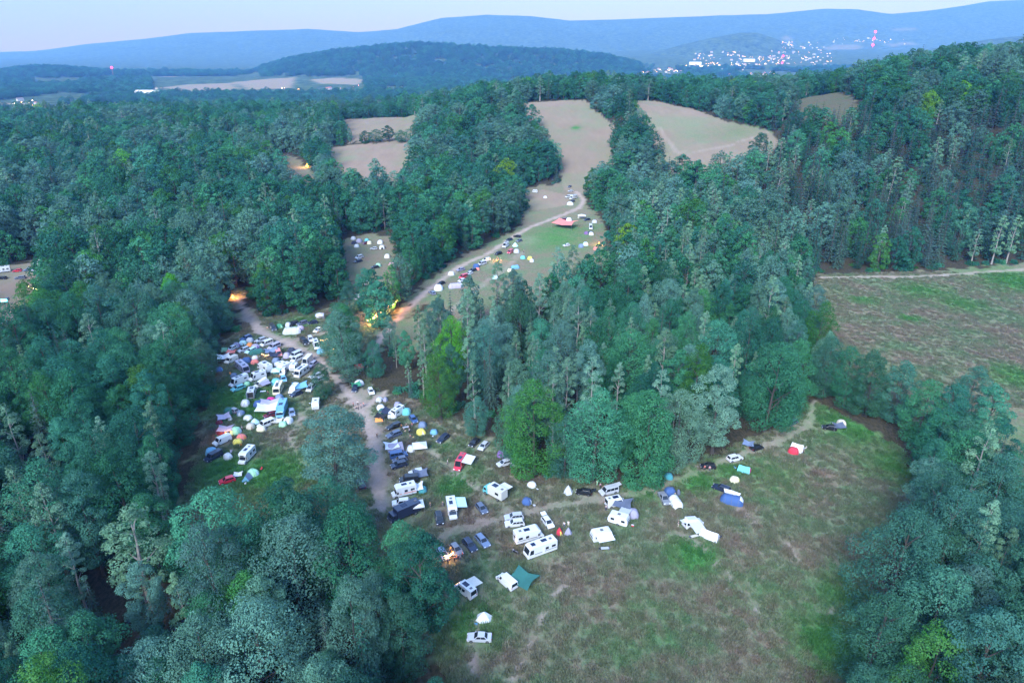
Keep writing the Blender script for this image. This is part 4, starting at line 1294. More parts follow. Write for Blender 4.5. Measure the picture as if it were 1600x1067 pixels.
def awning(root, side, x0, x1, w, z, out, col, drop=.35, legs=True, sail=False):
    """canopy rolled out from the vehicle's side; its legs are sub-parts"""
    s = side
    m = MB()
    m.hexa([(x0, s * w, z - .04), (x1, s * w, z - .04), (x1, s * (w + out), z - drop - .04), (x0, s * (w + out), z - drop - .04)][::int(s) if s > 0 else -1],
           [(x0, s * w, z), (x1, s * w, z), (x1, s * (w + out), z - drop), (x0, s * (w + out), z - drop)][::int(s) if s > 0 else -1])
    o = link(bpy.data.objects.new('awning', m.mesh('awning', [cloth(col)])), root)
    if legs:
        for x in (x0 + .06, x1 - .06):
            link(bpy.data.objects.new('awning_leg', MB().tube([(x, s * (w + out - .05), -.02), (x, s * (w + out - .05), z - drop - .04)], .03, 5).mesh('awning_leg', [STEEL])), o)
    return o


def vehicle(t, fx, fy, rx, ry, col, label, group=None, col2='grey', simple=None, aw=None, tail=False):
    lift = HGT[t]
    a = np.array(unproject(fx, fy, lift)); b = np.array(unproject(rx, ry, lift))
    c = (a + b) / 2; rz = math.atan2(a[1] - b[1], a[0] - b[0])
    if simple is None: simple = fy < 500
    root = instantiate(KIND_OF[t][0], design(t), paint(col), paint(col2), simple)
    place(root, c[0], c[1], rz)
    tag(root, label, KIND_OF[t][1], group)
    BLOCK.append((c[0], c[1], LEN[t] * .5 + .2))
    if aw and not simple:
        side, x0, x1, out, colr = aw[:5]
        z = dict(van=1.9, vanpop=1.9, vansolar=2.3, vancamp=2.5, vanlong=2.55, alcove=2.7, alcovel=2.75, integrated=2.7, integrateds=2.6, caravan=2.4, caravans=2.3, truck=2.9, bus=2.9, vanbig=2.5, vanpanel=1.95, vanrack=1.9)[t]
        awning(root, side, x0, x1, WID[t] / 2 * (.9 if t.startswith('van') else 1.0), z, out, colr, *(aw[5:]))
    if tail and not simple:
        H = 1.5 if t in ('hatch', 'estate', 'saloon') else 1.75 if t in ('suv', 'mpv') else 2.0
        xb = -LEN[t] / 2 + .25
        link(bpy.data.objects.new('tailgate', MB().panel([(xb, -.68, H - .05), (xb, .68, H - .05), (xb - 1.15, .64, H + .18), (xb - 1.15, -.64, H + .18)][::-1], .03, .06).mesh('tailgate', [paint(col)])), root)
    return root


# ------------------------------------------------------------------ tents
def grid_surface(fn, nu, nv, close_u=False):
    V = [fn(i / (nu if close_u else nu - 1), j / (nv - 1)) for j in range(nv) for i in range(nu)]
    F = []
    for j in range(nv - 1):
        for i in range(nu if close_u else nu - 1):
            i2 = (i + 1) % nu
            F.append((j * nu + i, j * nu + i2, (j + 1) * nu + i2, (j + 1) * nu + i))
    return V, F


def dome_pt(w, l, h, u, v, off=0.0):
    """u round the foot, v from foot to crown; seams run up four crossed poles"""
    a = 2 * math.pi * u
    ca, sa = math.cos(a), math.sin(a)
    r = 1 / (abs(ca) ** 2.6 + abs(sa) ** 2.6) ** (1 / 2.6)
    k = (1 - v)
    ang = v * math.pi / 2
    rad = math.cos(ang) ** .80 if v < 1 else 0
    seam = 1 - .09 * (1 - abs(math.sin(2 * a))) * math.sin(ang * 2)
    rad *= seam
    return ((w / 2 + off) * r * ca * rad, (l / 2 + off) * r * sa * rad, max(-.03, (h + off) * math.sin(ang) ** .9 - .03 * (v == 0)))


TENT = {}
def tent_design(t, w, l, h):
    key = (t, w, l, h)
    if key in TENT: return TENT[key]
    D = []
    if t == 'dome':
        V, F = grid_surface(lambda u, v: dome_pt(w, l, h, u, v), 32, 9, True)
        D.append(('canopy', MB().add(V, F).mesh('canopy', smooth=True), 'PAINT', None))
        for du in (.125, .375):
            path = [dome_pt(w, l, h, du, v, .02) for v in np.linspace(0, 1, 8)] + [dome_pt(w, l, h, du + .5, v, .02) for v in np.linspace(1, 0, 8)][1:]
            D.append(('pole', MB().tube(path, .025, 5).mesh('pole'), PLASTIC, None))
        V, F = grid_surface(lambda u, v: dome_pt(w, l, h, -.07 * (1 - v * .9) + .14 * (1 - v * .9) * u, v * .62, .02), 5, 5)
        D.append(('doorway', MB().add(V, F).mesh('doorway'), 'PAINT2', None))
    elif t == 'tunnel':
        def tp(u, v, off=0):
            s = u * 2 - 1
            k = 1 if abs(s) < .62 else math.cos((abs(s) - .62) / .38 * math.pi / 2 * .86) ** .7
            k *= 1 - .05 * math.sin(u * math.pi * 6) ** 2
            a = math.pi * v
            return (s * l / 2, (w / 2 + off) * math.cos(a) * (.4 + .6 * k), max(-.03, (h * k + off) * math.sin(a) ** .85))
        V, F = grid_surface(lambda u, v: tp(u, v), 17, 11)
        D.append(('canopy', MB().add(V, F).mesh('canopy', smooth=True), 'PAINT', None))
        for u in (.22, .5, .78):
            D.append(('hoop', MB().tube([tp(u, v, .02) for v in np.linspace(0, 1, 11)], .028, 5).mesh('hoop'), PLASTIC, None))
        V, F = grid_surface(lambda u, v: tp(.83 + .15 * u, .28 + .44 * v, .015), 4, 5)
        D.append(('doorway', MB().add(V, F).mesh('doorway'), 'PAINT2', None))
    elif t == 'pyramid':
        n = 6; V = [(w / 2 * math.cos(2 * math.pi * k / n), l / 2 * math.sin(2 * math.pi * k / n), -.02) for k in range(n)]
        V2 = [(x * .55, y * .55, h * .52) for x, y, _ in V]; top = (0, 0, h)
        F = [(k, (k + 1) % n, n + (k + 1) % n, n + k) for k in range(n)] + [(n + k, n + (k + 1) % n, 2 * n) for k in range(n)]
        D.append(('canopy', MB().add(V + V2 + [top], F).mesh('canopy'), 'PAINT', None))
        q = [Vector(V[0]) * .97 + Vector(V[1]) * .03, Vector(V[0]) * .03 + Vector(V[1]) * .97, Vector(V2[1]), Vector(V2[0])]
        D.append(('doorway', MB().panel(lerp4(q, .2, .8, .02, .98), .02).mesh('doorway'), 'PAINT2', None))
        D.append(('centre_pole', MB().tube([(0, 0, h - .2), (0, 0, h + .12)], .03, 5).mesh('centre_pole'), STEEL, None))
    elif t == 'ridge':
        V = [(-l / 2, -w / 2, 0), (-l / 2, w / 2, 0), (-l / 2 + .25, 0, h), (l / 2, -w / 2, 0), (l / 2, w / 2, 0), (l / 2 - .25, 0, h), (0, 0, h * .93), (0, -w / 2 * .93, 0), (0, w / 2 * .93, 0)]
        F = [(0, 7, 6, 2), (7, 3, 5, 6), (1, 2, 6, 8), (8, 6, 5, 4), (0, 2, 1)]
        D.append(('canopy', MB().add(V, F).mesh('canopy'), 'PAINT', None))
        D.append(('doorway', MB().panel([(l / 2, -w / 2, 0), (l / 2, w / 2, 0), (l / 2 - .24, .06, h * .97), (l / 2 - .24, -.06, h * .97)], .01, .02).mesh('doorway'), 'PAINT2', None))
        D.append(('pole', MB().tube([(l / 2 - .2, 0, 0), (l / 2 - .25, 0, h + .08)], .03, 5).mesh('pole'), STEEL, None))
    elif t == 'gazebo':
        V = [(sx * w / 2, sy * l / 2, h) for sx, sy in ((-1, -1), (1, -1), (1, 1), (-1, 1))]; V += [(x, y, h - .28) for x, y, _ in V]; V += [(0, -l * .12, h + .75), (0, l * .12, h + .75)]
        F = [(0, 1, 8), (1, 2, 9, 8), (2, 3, 9), (3, 0, 8, 9), (4, 5, 1, 0), (5, 6, 2, 1), (6, 7, 3, 2), (7, 4, 0, 3)]
        D.append(('canopy', MB().add(V, F).mesh('canopy'), 'PAINT', None))
        for sx, sy in ((-1, -1), (1, -1), (1, 1), (-1, 1)):
            D.append(('leg', MB().tube([(sx * (w / 2 - .05), sy * (l / 2 - .05), -.03), (sx * (w / 2 - .05), sy * (l / 2 - .05), h - .01)], .035, 5).mesh('leg'), STEEL, None))
        D.append(('side_wall', MB().box(-w / 2 + .02, w / 2 - .02, l / 2 - .03, l / 2 - .01, .02, h - .05).mesh('side_wall'), 'PAINT2', None))
    elif t == 'tarp':
        def tp(u, v):
            sag = .55 * math.sin(math.pi * u) * math.sin(math.pi * v)
            pin = 1 - .16 * (math.sin(math.pi * u) * abs(2 * v - 1) + math.sin(math.pi * v) * abs(2 * u - 1))
            return ((u - .5) * w * pin, (v - .5) * l * pin, h * (.72 + .28 * abs(1 - 2 * u)) * (1.0 if v > .5 else .8 + .4 * v) - sag * .5)
        V, F = grid_surface(tp, 9, 9)
        m = MB().add(V, F); Vb = [(x, y, z - .025) for x, y, z in V]; m.add(Vb, [f[::-1] for f in F])
        D.append(('canopy', m.mesh('canopy', smooth=True), 'PAINT', None))
        for u, v in ((0, 0), (1, 0), (1, 1), (0, 1)):
            x, y, z = tp(u, v)
            D.append(('pole', MB().tube([(x, y, -.03), (x, y, z + .05)], .03, 5).mesh('pole'), STEEL, None))
    TENT[key] = D
    return D


TNAME = dict(dome=('dome_tent', 'tent'), tunnel=('tunnel_tent', 'tent'), pyramid=('pyramid_tent', 'tent'), ridge=('ridge_tent', 'tent'), gazebo=('gazebo', 'gazebo'), tarp=('tarp', 'tarp'))


def tent(t, px, py, w, l, h, col, label, rot=0.0, col2='slate', group=None, simple=None):
    x, y = unproject(px, py, h * .45)
    if simple is None: simple = py < 470
    root = instantiate(TNAME[t][0], tent_design(t, w, l, h), cloth(col), cloth(col2), simple)
    place(root, x, y, RAD(rot)); tag(root, label, TNAME[t][1], group)
    BLOCK.append((x, y, max(w, l) * .45))
    return root
# ------------------------------------------------------------------ what stands in the camps, from the photograph
GM, GL, GC_, GR, GU = 'vehicles on the big meadow', 'vehicles in the crowded left camp', 'vehicles by the dirt track', 'vehicles along the road strip', 'vehicles at the upper end of the road'
V = vehicle
# big meadow, from the near end
V('saloon', 731, 994, 767, 995, 'silver', 'silver saloon car alone at the bottom of the big meadow', GM)
V('vansolar', 716, 910, 739, 928, 'white', 'white camper van with black rear window and awning out, below the green tarp van', GM, aw=(-1, -1.9, .9, 2.3, 'offwhite'))
V('vanpanel', 783, 899, 801, 914, 'white', 'white panel van half covered by a dark green tarpaulin', GM)
V('integrated', 819, 864, 869, 846, 'white', 'big white motorhome with two roof solar panels, nearest of the two side by side', GM)
V('alcovel', 846, 829, 806, 840, 'white', 'white box motorhome with open lit rear, just behind the biggest motorhome', GM)
V('hatch', 864, 826, 848, 805, 'white', 'white hatchback with its tailgate up beside the red and yellow tent', GM, tail=True)
V('estate', 789, 818, 819, 815, 'white', 'white estate car directly below the parallel silver estate', GM)
V('estate', 789, 808, 817, 805, 'silver', 'silver estate car parked against the white estate by the rutted track', GM)
V('estate', 761, 852, 747, 836, 'bluegrey', 'blue-grey estate car with boxes at its nose, right of the dark blue estate', GM)
V('estate', 741, 859, 727, 842, 'navy', 'dark blue estate car between the blue-grey estate and the party group', GM)
V('hatch', 720, 866, 706, 849, 'grey', 'grey hatchback surrounded by people and orange lamps', GM)
V('hatch', 697, 872, 687, 857, 'bluegrey', 'blue-grey hatchback half hidden under the dark trees by the party group', GM)
V('hatch', 757, 799, 748, 788, 'slate', 'dark small car alone right of the white motorhome with grey awning', GM)
V('suv', 688, 819, 684, 800, 'black', 'black off-road car facing the rutted track, left of the white motorhome', GM)
V('alcove', 709, 809, 703, 779, 'white', 'white motorhome with blue-grey awning spread on its right side', GM, aw=(1, -2.6, 1.4, 2.5, 'aqua'))
V('truck', 757, 758, 790, 776, 'offwhite', 'pale expedition truck with turquoise cab and white awning', GM, 'turquoise', aw=(-1, -3.1, -.2, 2.2, 'white', .2, False))
V('vancamp', 714, 730, 724, 714, 'red', 'red camper van with white roof canopy and awning on posts', GM, aw=(1, -2.6, 1.6, 2.7, 'white', .3))
V('estate', 683, 692, 701, 677, 'navy', 'dark blue estate car alone on the grass below the blue domes', GM)
V('hatch', 734, 697, 748, 685, 'black', 'black hatchback at the wood edge left of the silver one', GM)
V('hatch', 749, 703, 762, 690, 'silver', 'silver hatchback at the wood edge right of the black one', GM)
V('hatch', 778, 726, 797, 720, 'silver', 'silver car buried among purple and navy tents at the grove edge', GM)
V('van', 638, 706, 607, 712, 'blue', 'blue van below the grey-lilac awning tent by the dirt track', GC_)
V('suv', 606, 730, 640, 721, 'navy', 'navy off-road car below the blue van beside the dirt track', GC_)
V('hatch', 612, 720, 637, 715, 'slate', 'slate car squeezed between the blue van and the navy off-road car', GC_)
V('van', 620, 749, 657, 745, 'black', 'black van parked across the track edge behind the striped motorhome', GC_)
V('hatch', 641, 739, 660, 735, 'silver', 'silver hatchback showing behind the black van', GC_)
V('alcove', 613, 769, 648, 761, 'white', 'white motorhome with red-brown side stripe next to the dirt track', GC_, 'coral')
V('suv', 613, 786, 640, 783, 'white', 'white off-road car below the striped motorhome', GC_)
V('bus', 612, 806, 650, 790, 'navy', 'long dark blue vehicle with pale roof strips half under the trees', GC_, 'navy')
V('estate', 604, 669, 627, 661, 'black', 'black estate car, upper of the two by the seated people', GC_)
V('estate', 604, 682, 627, 674, 'slate', 'dark slate estate car, lower of the two by the seated people', GC_)
V('hatch', 651, 661, 641, 648, 'blue', 'bright blue small car above the blue dome tent', GC_)
V('vancamp', 634, 634, 613, 648, 'white', 'white camper van with large roof solar panel between two round tents', GC_)
V('hatch', 552, 613, 557, 601, 'navy', 'navy car with green tarp behind it at the track bend', GC_)
V('hatch', 582, 616, 577, 606, 'white', 'white small car at the grove tip beside the dirt track', GC_)
V('estate', 561, 745, 568, 765, 'navy', 'navy car partly hidden behind the lone oak', GC_)
# right part of the meadow
V('hatch', 899, 766, 926, 770, 'black', 'black hatchback between the white tipi tent and the silver open van', GM, tail=True)
V('van', 935, 769, 967, 761, 'silver', 'silver van with open rear and colourful baggage at the grove edge', GM, tail=True)
V('vansolar', 978, 779, 946, 786, 'white', 'white camper van with dark awning tent beside the track', GM)
V('caravan', 951, 805, 983, 815, 'white', 'white rounded caravan with grey awning below the campervan', GM, aw=(-1, -2.0, .6, 2.6, 'silver'))
V('caravan', 957, 832, 922, 838, 'white', 'white caravan with a white awning facing the camera', GM, aw=(-1, -1.9, 2.0, 2.3, 'white', .3))
V('pickup', 1043, 787, 1032, 768, 'grey', 'grey pickup beside the blue dome and white tunnel tent', GM)
V('vanpop', 1098, 811, 1067, 820, 'white', 'white camper van with open tailgate and long pale awning, rightmost on the meadow', GM, 'white', aw=(-1, -1.8, 1.2, 3.0, 'silver', .9, False), tail=True)
V('estate', 1113, 757, 1142, 767, 'navy', 'navy estate car next to the blue and white tunnel tent', GM)
V('hatch', 1095, 727, 1118, 728, 'black', 'black car with a person in red beside it under the birch', GM)
V('suv', 1160, 712, 1136, 718, 'white', 'white off-road car with black side windows on the track', GM)
V('hatch', 1193, 695, 1172, 702, 'black', 'black car with a grey-green tarp tied to it at the grove edge', GM)
V('hatch', 1230, 663, 1246, 655, 'slate', 'dark car standing alone on bare ground at the grove corner', GM)
V('hatch', 1286, 666, 1306, 669, 'black', 'black car with dark and beige tents at the far right of the meadow', GM)
# crowded left camp
V('estate', 375, 531, 393, 524, 'blue', 'blue estate car at the top of the crowded camp under the trees', GL)
V('van', 407, 539, 425, 532, 'white', 'white van at the top of the crowded camp next to the track', GL)
V('estate', 398, 534, 416, 528, 'silver', 'silver car close behind the white van at the camp top', GL)
V('hatch', 356, 547, 368, 541, 'white', 'white car with black windows above the red tent', GL)
V('estate', 372, 549, 389, 543, 'silver', 'silver estate car below the purple dome', GL)
V('estate', 384, 551, 399, 544, 'aqua', 'pale green car beside the teal tarp', GL)
V('van', 420, 544, 436, 537, 'lilac', 'lilac-grey van with a grey-blue tarp behind the coral van', GL)
V('van', 438, 557, 432, 545, 'coral', 'coral red and white old van among blue tents', GL, 'white')
V('van', 451, 558, 472, 549, 'silver', 'silver van beside the grey-lilac dome near the track', GL)
V('vanrack', 453, 565, 474, 555, 'white', 'white van with black windows below the silver van', GL)
V('vanbig', 471, 572, 488, 555, 'white', 'big white high-roof van facing the camera by the track', GL)
V('estate', 480, 575, 496, 563, 'greylilac', 'grey estate car nearest the track next to the high white van', GL)
V('integrated', 392, 584, 366, 563, 'greylilac', 'long lilac-grey motorhome at the left of the camp', GL, 'slate')
V('truck', 400, 566, 428, 581, 'white', 'white box truck camper with grey roof panel in the camp middle', GL, 'white')
V('caravans', 430, 573, 446, 568, 'white', 'white small caravan in front of the white gazebo pair', GL)
V('caravan', 436, 577, 454, 569, 'white', 'white caravan with roof hatches right of the box truck', GL)
V('vanpanel', 354, 565, 368, 558, 'offwhite', 'off-white van under a white awning at the camp left edge', GL)
V('vanlong', 358, 601, 387, 588, 'white', 'long plain white van at the left of the camp above the turquoise car', GL)
V('estate', 358, 611, 385, 601, 'turquoise', 'turquoise estate car below the long white van', GL)
V('vancamp', 389, 591, 414, 583, 'white', 'white high camper van right of the long white van', GL)
V('vanpop', 396, 604, 420, 595, 'offwhite', 'camper van with raised roof and lilac-blue awning', GL, 'white', aw=(1, -2, 1.2, 2.0, 'greylilac'))
V('van', 440, 585, 444, 574, 'white', 'white van behind the turquoise pavilion', GL)
V('hatch', 445, 597, 441, 586, 'skyblue', 'light blue and white car below the turquoise pavilion', GL)
V('integrateds', 430, 615, 439, 598, 'cream', 'cream white motorhome facing the camera below the turquoise dome', GL)
V('integrateds', 461, 587, 481, 573, 'white', 'white rounded motorhome at the right edge of the camp', GL)
V('caravans', 455, 578, 463, 568, 'white', 'white box trailer behind the rounded motorhome', GL)
V('vanpanel', 453, 614, 465, 600, 'white', 'white van with a blue tarp stretched from its side', GL)
V('hatch', 453, 618, 472, 611, 'navy', 'navy car under the edge of the blue tarp', GL)
V('mpv', 479, 613, 492, 598, 'silver', 'silver people carrier right of the blue tarp', GL)
V('trucko', 396, 604, 391, 621, 'silver', 'grey box truck with its dark rear doors open toward the camera', GL, 'silver')
V('bus', 435, 652, 445, 625, 'skyblue', 'sky blue old bus with a white and purple sun sail on its side', GL, 'skyblue')
V('hatch', 457, 650, 455, 638, 'bluegrey', 'blue-grey car right of the sky blue bus', GL)
V('hatch', 414, 650, 430, 645, 'maroon', 'dark red car in the shade of the white sun sail', GL)
V('van', 403, 666, 427, 656, 'white', 'white camper van with yellow and beige domes beside it', GL)
V('hatch', 358, 638, 370, 643, 'grey', 'grey car touching the dark green dome', GL)
V('estate', 486, 589, 503, 584, 'silver', 'silver estate car by the small dark tree', GL)
V('hatch', 492, 595, 503, 591, 'grey', 'grey car half under the small dark tree', GL)
V('caravan', 492, 640, 495, 622, 'white', 'white caravan standing alone by the lone oak', GL)
V('vanpanel', 336, 692, 357, 682, 'white', 'white van lit orange by the campfire behind it', GL)
V('van', 323, 717, 343, 706, 'navy', 'blue van with white stripe and a pale roof tent at the lower left', GL)
V('alcove', 376, 720, 394, 701, 'white', 'white alcove motorhome alone on the green grass', GL)
V('hatch', 342, 753, 367, 746, 'red', 'bright red car at the lower left of the left meadow', GL)
# strip above the left camp
V('vanpanel', 429, 516, 423, 507, 'dark', 'dark van on the grass corner above the track', GC_)
V('suv', 450, 508, 466, 503, 'black', 'black off-road car behind the big silver tunnel tent', GC_)
V('estate', 464, 507, 480, 502, 'slate', 'dark estate car under trees right of the black off-road car', GC_)
V('hatch', 480, 505, 497, 502, 'navy', 'navy car beside the white gazebo under trees', GC_)
V('hatch', 490, 519, 502, 512, 'white', 'white car at the branch track near the oak island', GC_)
V('vanpanel', 480, 537, 471, 529, 'black', 'black van at the fork of the tracks', GC_)
V('suv', 487, 534, 483, 525, 'white', 'white off-road car between the black van and white campervan', GC_)
V('vancamp', 497, 545, 491, 531, 'white', 'white camper van near the lit orange stalls by the fork', GC_)
# road strip
V('estate', 711, 423, 728, 419, 'greylilac', 'violet-grey estate car on the road strip', GR)
V('estate', 730, 424, 746, 420, 'navy', 'navy estate car on the road strip', GR)
V('van', 716, 434, 732, 429, 'red', 'red van in the middle of the road strip', GR)
V('hatch', 727, 429, 739, 425, 'white', 'white car behind the red van', GR)
V('hatch', 715, 440, 728, 436, 'white', 'white hatchback below the red van', GR)
V('hatch', 682, 445, 696, 440, 'black', 'black car behind the white round tent by the road', GR)
V('estate', 668, 453, 682, 461, 'bluegrey', 'blue-grey car at the lower end of the road strip', GR)
V('mpv', 752, 407, 768, 404, 'white', 'white minivan on the road strip', GR)
V('van', 745, 413, 761, 409, 'silver', 'silver van directly below the white minivan', GR)
V('suv', 771, 398, 786, 394, 'black', 'black off-road car above the gathered people', GR)
V('van', 791, 397, 803, 389, 'red', 'pinkish red van at the upper road strip', GR, 'pink')
V('vancamp', 785, 386, 795, 379, 'white', 'white camper van above the pinkish red van', GR)
V('estate', 788, 377, 803, 372, 'navy', 'navy car in the shade at the wood edge', GR)
V('estate', 800, 368, 816, 370, 'black', 'black car with glowing red tail lamps by the road', GR)
V('hatch', 804, 378, 818, 374, 'slate', 'slate car below the car with red tail lamps', GR)
# upper end
V('caravans', 831, 299, 841, 299, 'white', 'white caravan alone on the bare field', GU)
V('van', 882, 308, 894, 306, 'white', 'white van left of the white bus on the hill foot', GU)
V('alcovel', 888, 310, 903, 306, 'white', 'long white motorhome at the top of the road', GU)
V('hatch', 886, 299, 897, 298, 'silver', 'silver car above the long white motorhome', GU)
V('hatch', 887, 293, 893, 290, 'navy', 'navy car topmost in the parked group', GU)
V('estate', 888, 316, 900, 313, 'dark', 'dark estate car below the long white motorhome', GU)
V('estate', 874, 343, 887, 342, 'maroon', 'dark red car behind the big red tarp', GU)
V('estate', 911, 344, 923, 342, 'navy', 'navy car beside the white tent at the upper grass', GU)
V('vanbig', 924, 360, 922, 349, 'white', 'white box van at the wood edge of the upper grass', GU)
V('estate', 915, 365, 928, 363, 'black', 'black car with white dome below the white box van', GU)
V('hatch', 880, 384, 890, 382, 'white', 'white car alone in the middle of the upper grass', GU)
# middle camp in the woods
V('mpv', 553, 404, 569, 399, 'white', 'white minivan in the wooded middle camp', GR)
V('estate', 551, 410, 567, 406, 'navy', 'navy estate car just below the white minivan in the wood', GR)
V('hatch', 579, 418, 593, 416, 'black', 'black car with pale green dome in the wooded camp', GR)
V('hatch', 578, 388, 590, 388, 'silver', 'silver car in the centre of the wooded camp', GR)
V('hatch', 565, 381, 578, 378, 'maroon', 'dark red car beside the yellow-white dome in the wood', GR)
V('estate', 560, 434, 574, 434, 'navy', 'navy estate car above the white van in the wood', GR)
V('van', 561, 443, 575, 442, 'white', 'white van under trees at the lower middle camp', GR)
# parking at the left edge
GP = 'cars on the left parking field'
V('alcove', -3, 422, 12, 420, 'white', 'white motorhome at the left edge of the parking field', GP)
V('hatch', 20, 423, 34, 422, 'red', 'red car on the parking field under the dark tree', GP)
V('hatch', 36, 422, 50, 421, 'bluegrey', 'blue-grey car right of the red car on the parking field', GP)
V('hatch', 51, 422, 61, 421, 'silver', 'silver car at the right end of the parking row', GP)
V('estate', -5, 434, 10, 434, 'black', 'black car at the left frame edge on the parking field', GP)
V('estate', 24, 434, 39, 433, 'slate', 'dark car alone in the middle of the parking field', GP)

# ---- tents, gazebos, tarps
T = tent
TM, TL, TR = 'tents on the big meadow', 'tents in the crowded left camp', 'tents along the road strip'
T('pyramid', 756, 961, 3.6, 3.2, 1.7, 'white', 'white low pop-up tent alone between the campervan and the silver saloon', 20, 'slate', TM)
T('tarp', 817, 907, 5.6, 5.0, 2.0, 'dkgreen', 'dark green tarpaulin pitched beside the white panel van', -35, group='tarps')
T('pyramid', 874, 829, 1.9, 1.9, 1.9, 'red', 'small red tent with a yellow door right of the white hatchback', 70 - 160, 'yellow', TM)
T('pyramid', 888, 829, 2.0, 1.9, 1.9, 'greylilac', 'small grey pointed tent right of the red and yellow tent', 10, 'slate', TM)
T('dome', 831, 756, 2.4, 2.2, 1.3, 'white', 'white small dome tent alone right of the expedition truck', 30, 'offwhite', TM)
T('dome', 823, 782, 2.6, 2.4, 1.5, 'blue', 'blue dome tent with white doorway above the rutted track', -20, 'white', TM)
T('dome', 660, 663, 2.6, 2.8, 1.6, 'bluegrey', 'blue-grey dome tent right of the bright blue car', 0, 'skyblue', TM)
T('dome', 658, 674, 3.0, 2.8, 1.6, 'yellow', 'yellow dome tent below the blue-grey dome', -60, 'cream', TM)
T('dome', 678, 674, 2.4, 2.2, 1.2, 'skyblue', 'small blue tent right of the yellow dome', 0, 'blue', TM)
T('dome', 784, 709, 2.8, 2.8, 1.7, 'purple', 'purple dome tent above the buried silver car', 0, 'navy', TM)
T('dome', 795, 713, 3.4, 2.8, 1.8, 'navy', 'navy dome tent right of the purple dome', 20, 'slate', TM)
T('ridge', 803, 721, 2.4, 3.0, 1.5, 'greylilac', 'grey-lilac tent right of the buried silver car', -30, 'slate', TM)
T('tarp', 612, 699, 4.2, 3.6, 2.4, 'white', 'white canopy at the track above the blue van', 20, group='tarps')
T('ridge', 618, 698, 4.0, 4.4, 2.6, 'greylilac', 'grey-lilac awning tent leaning over the blue van', 20, 'slate', TM)
T('dome', 642, 700, 2.4, 2.2, 1.6, 'white', 'white small dome left of the square white gazebo', 0, 'greylilac', TM)
T('gazebo', 656, 701, 4.0, 3.4, 2.2, 'white', 'square white gazebo right of the blue van', 12, 'offwhite')
T('tarp', 657, 742, 4.0, 3.2, 2.0, 'slate', 'slate grey tarp behind the black van', 10, group='tarps')
T('tarp', 653, 763, 2.8, 3.0, 2.2, 'white', 'white awning sheet at the rear of the striped motorhome', 8, group='tarps')
T('dome', 660, 764, 2.4, 2.2, 1.5, 'teal', 'teal dome tent behind the striped motorhome', 0, 'slate', TM)
T('gazebo', 651, 794, 3.6, 3.0, 2.4, 'white', 'white gazebo right of the long dark blue vehicle', 15, 'offwhite')
T('dome', 613, 647, 3.2, 3.2, 2.0, 'white', 'round white tent left of the solar-roofed camper van', 0, 'silver', TM)
T('dome', 635, 642, 3.0, 3.0, 1.8, 'turquoise', 'turquoise and white dome right of the solar-roofed camper van', 0, 'white', TM)
T('dome', 621, 632, 2.4, 2.4, 1.7, 'greylilac', 'grey dome behind the solar-roofed camper van', 0, 'silver', TM)
T('dome', 595, 636, 2.8, 2.6, 1.6, 'white', 'white dome with dark green panel beside the bare ground', 120, 'dkgreen', TM)
T('dome', 598, 642, 2.8, 2.6, 1.5, 'dkgreen', 'dark green dome below the white and green dome', 0, 'slate', TM)
T('tarp', 606, 645, 4.0, 3.4, 2.0, 'navy', 'navy tarp left of the round white tent', -25, group='tarps')
T('tarp', 595, 652, 3.6, 2.6, 1.6, 'black', 'black and white tarp heap by the track', -15, group='tarps')
T('ridge', 592, 655, 1.6, 2.4, 1.0, 'orange', 'low orange tent under the black tarp', 10, 'coral', TM)
T('dome', 593, 624, 2.4, 2.2, 1.5, 'silver', 'silver-white dome at the grove edge by the track', -30, 'slate', TM)
T('dome', 602, 624, 1.6, 2.0, 1.4, 'greylilac', 'narrow grey tent right of the silver-white dome', 0, 'white', TM)
T('dome', 561, 598, 3.2, 3.2, 1.9, 'white', 'white round tent above the green tarp at the track bend', 60, 'slate', TM)
T('tarp', 556, 603, 3.4, 3.0, 1.9, 'green', 'green tarp between the white round tent and the navy car', 25, group='tarps')
T('gazebo', 561, 577, 3.0, 3.0, 2.3, 'red', 'red gazebo under the island trees', 20, 'magenta')
T('pyramid', 888, 764, 2.7, 2.7, 2.3, 'silver', 'pale grey tipi tent left of the black hatchback', 15, 'white', TM)
T('tarp', 973, 789, 4.6, 4.0, 2.3, 'slate', 'dark slate awning tent against the white campervan', -18, group='tarps')
T('dome', 989, 801, 3.0, 3.0, 2.0, 'greylilac', 'grey-lilac dome at the end of the caravan awning', 0, 'slate', TM)
T('dome', 1047, 767, 3.2, 2.8, 2.0, 'blue', 'blue dome tent behind the grey pickup', 0, 'navy', TM)
T('tunnel', 1056, 783, 2.8, 4.4, 2.0, 'white', 'white tunnel tent right of the grey pickup', 100, 'silver', TM)
T('dome', 1060, 769, 1.0, 1.2, 1.6, 'slate', 'slim dark toilet tent right of the blue dome', 0, 'black', TM)
T('ridge', 1109, 834, 2.6, 4.4, 1.7, 'white', 'white ridge tent at the end of the long pale awning', -35, 'silver', TM)
T('tunnel', 1144, 779, 3.2, 5.6, 2.0, 'blue', 'blue tunnel tent with white top below the navy estate', -22, 'white', TM)
T('tarp', 1143, 775, 1.8, 4.2, 2.25, 'white', 'white sheet over the blue tunnel tent', 68, group='tarps')
T('dome', 1148, 748, 2.6, 2.2, 1.3, 'cream', 'pale yellow half-dome tent on the grass below the track', -30, 'yellow', TM)
T('ridge', 1163, 732, 2.4, 3.4, 1.6, 'turquoise', 'turquoise tent with a magenta end beside the track', -30, 'magenta', TM)
T('dome', 1045, 743, 2.4, 2.2, 1.5, 'teal', 'small teal tent under the grove edge by the track', 0, 'slate', TM)
T('tarp', 1169, 695, 3.2, 2.6, 1.9, 'bluegrey', 'grey-green tarp behind the black car at the grove edge', -25, group='tarps')
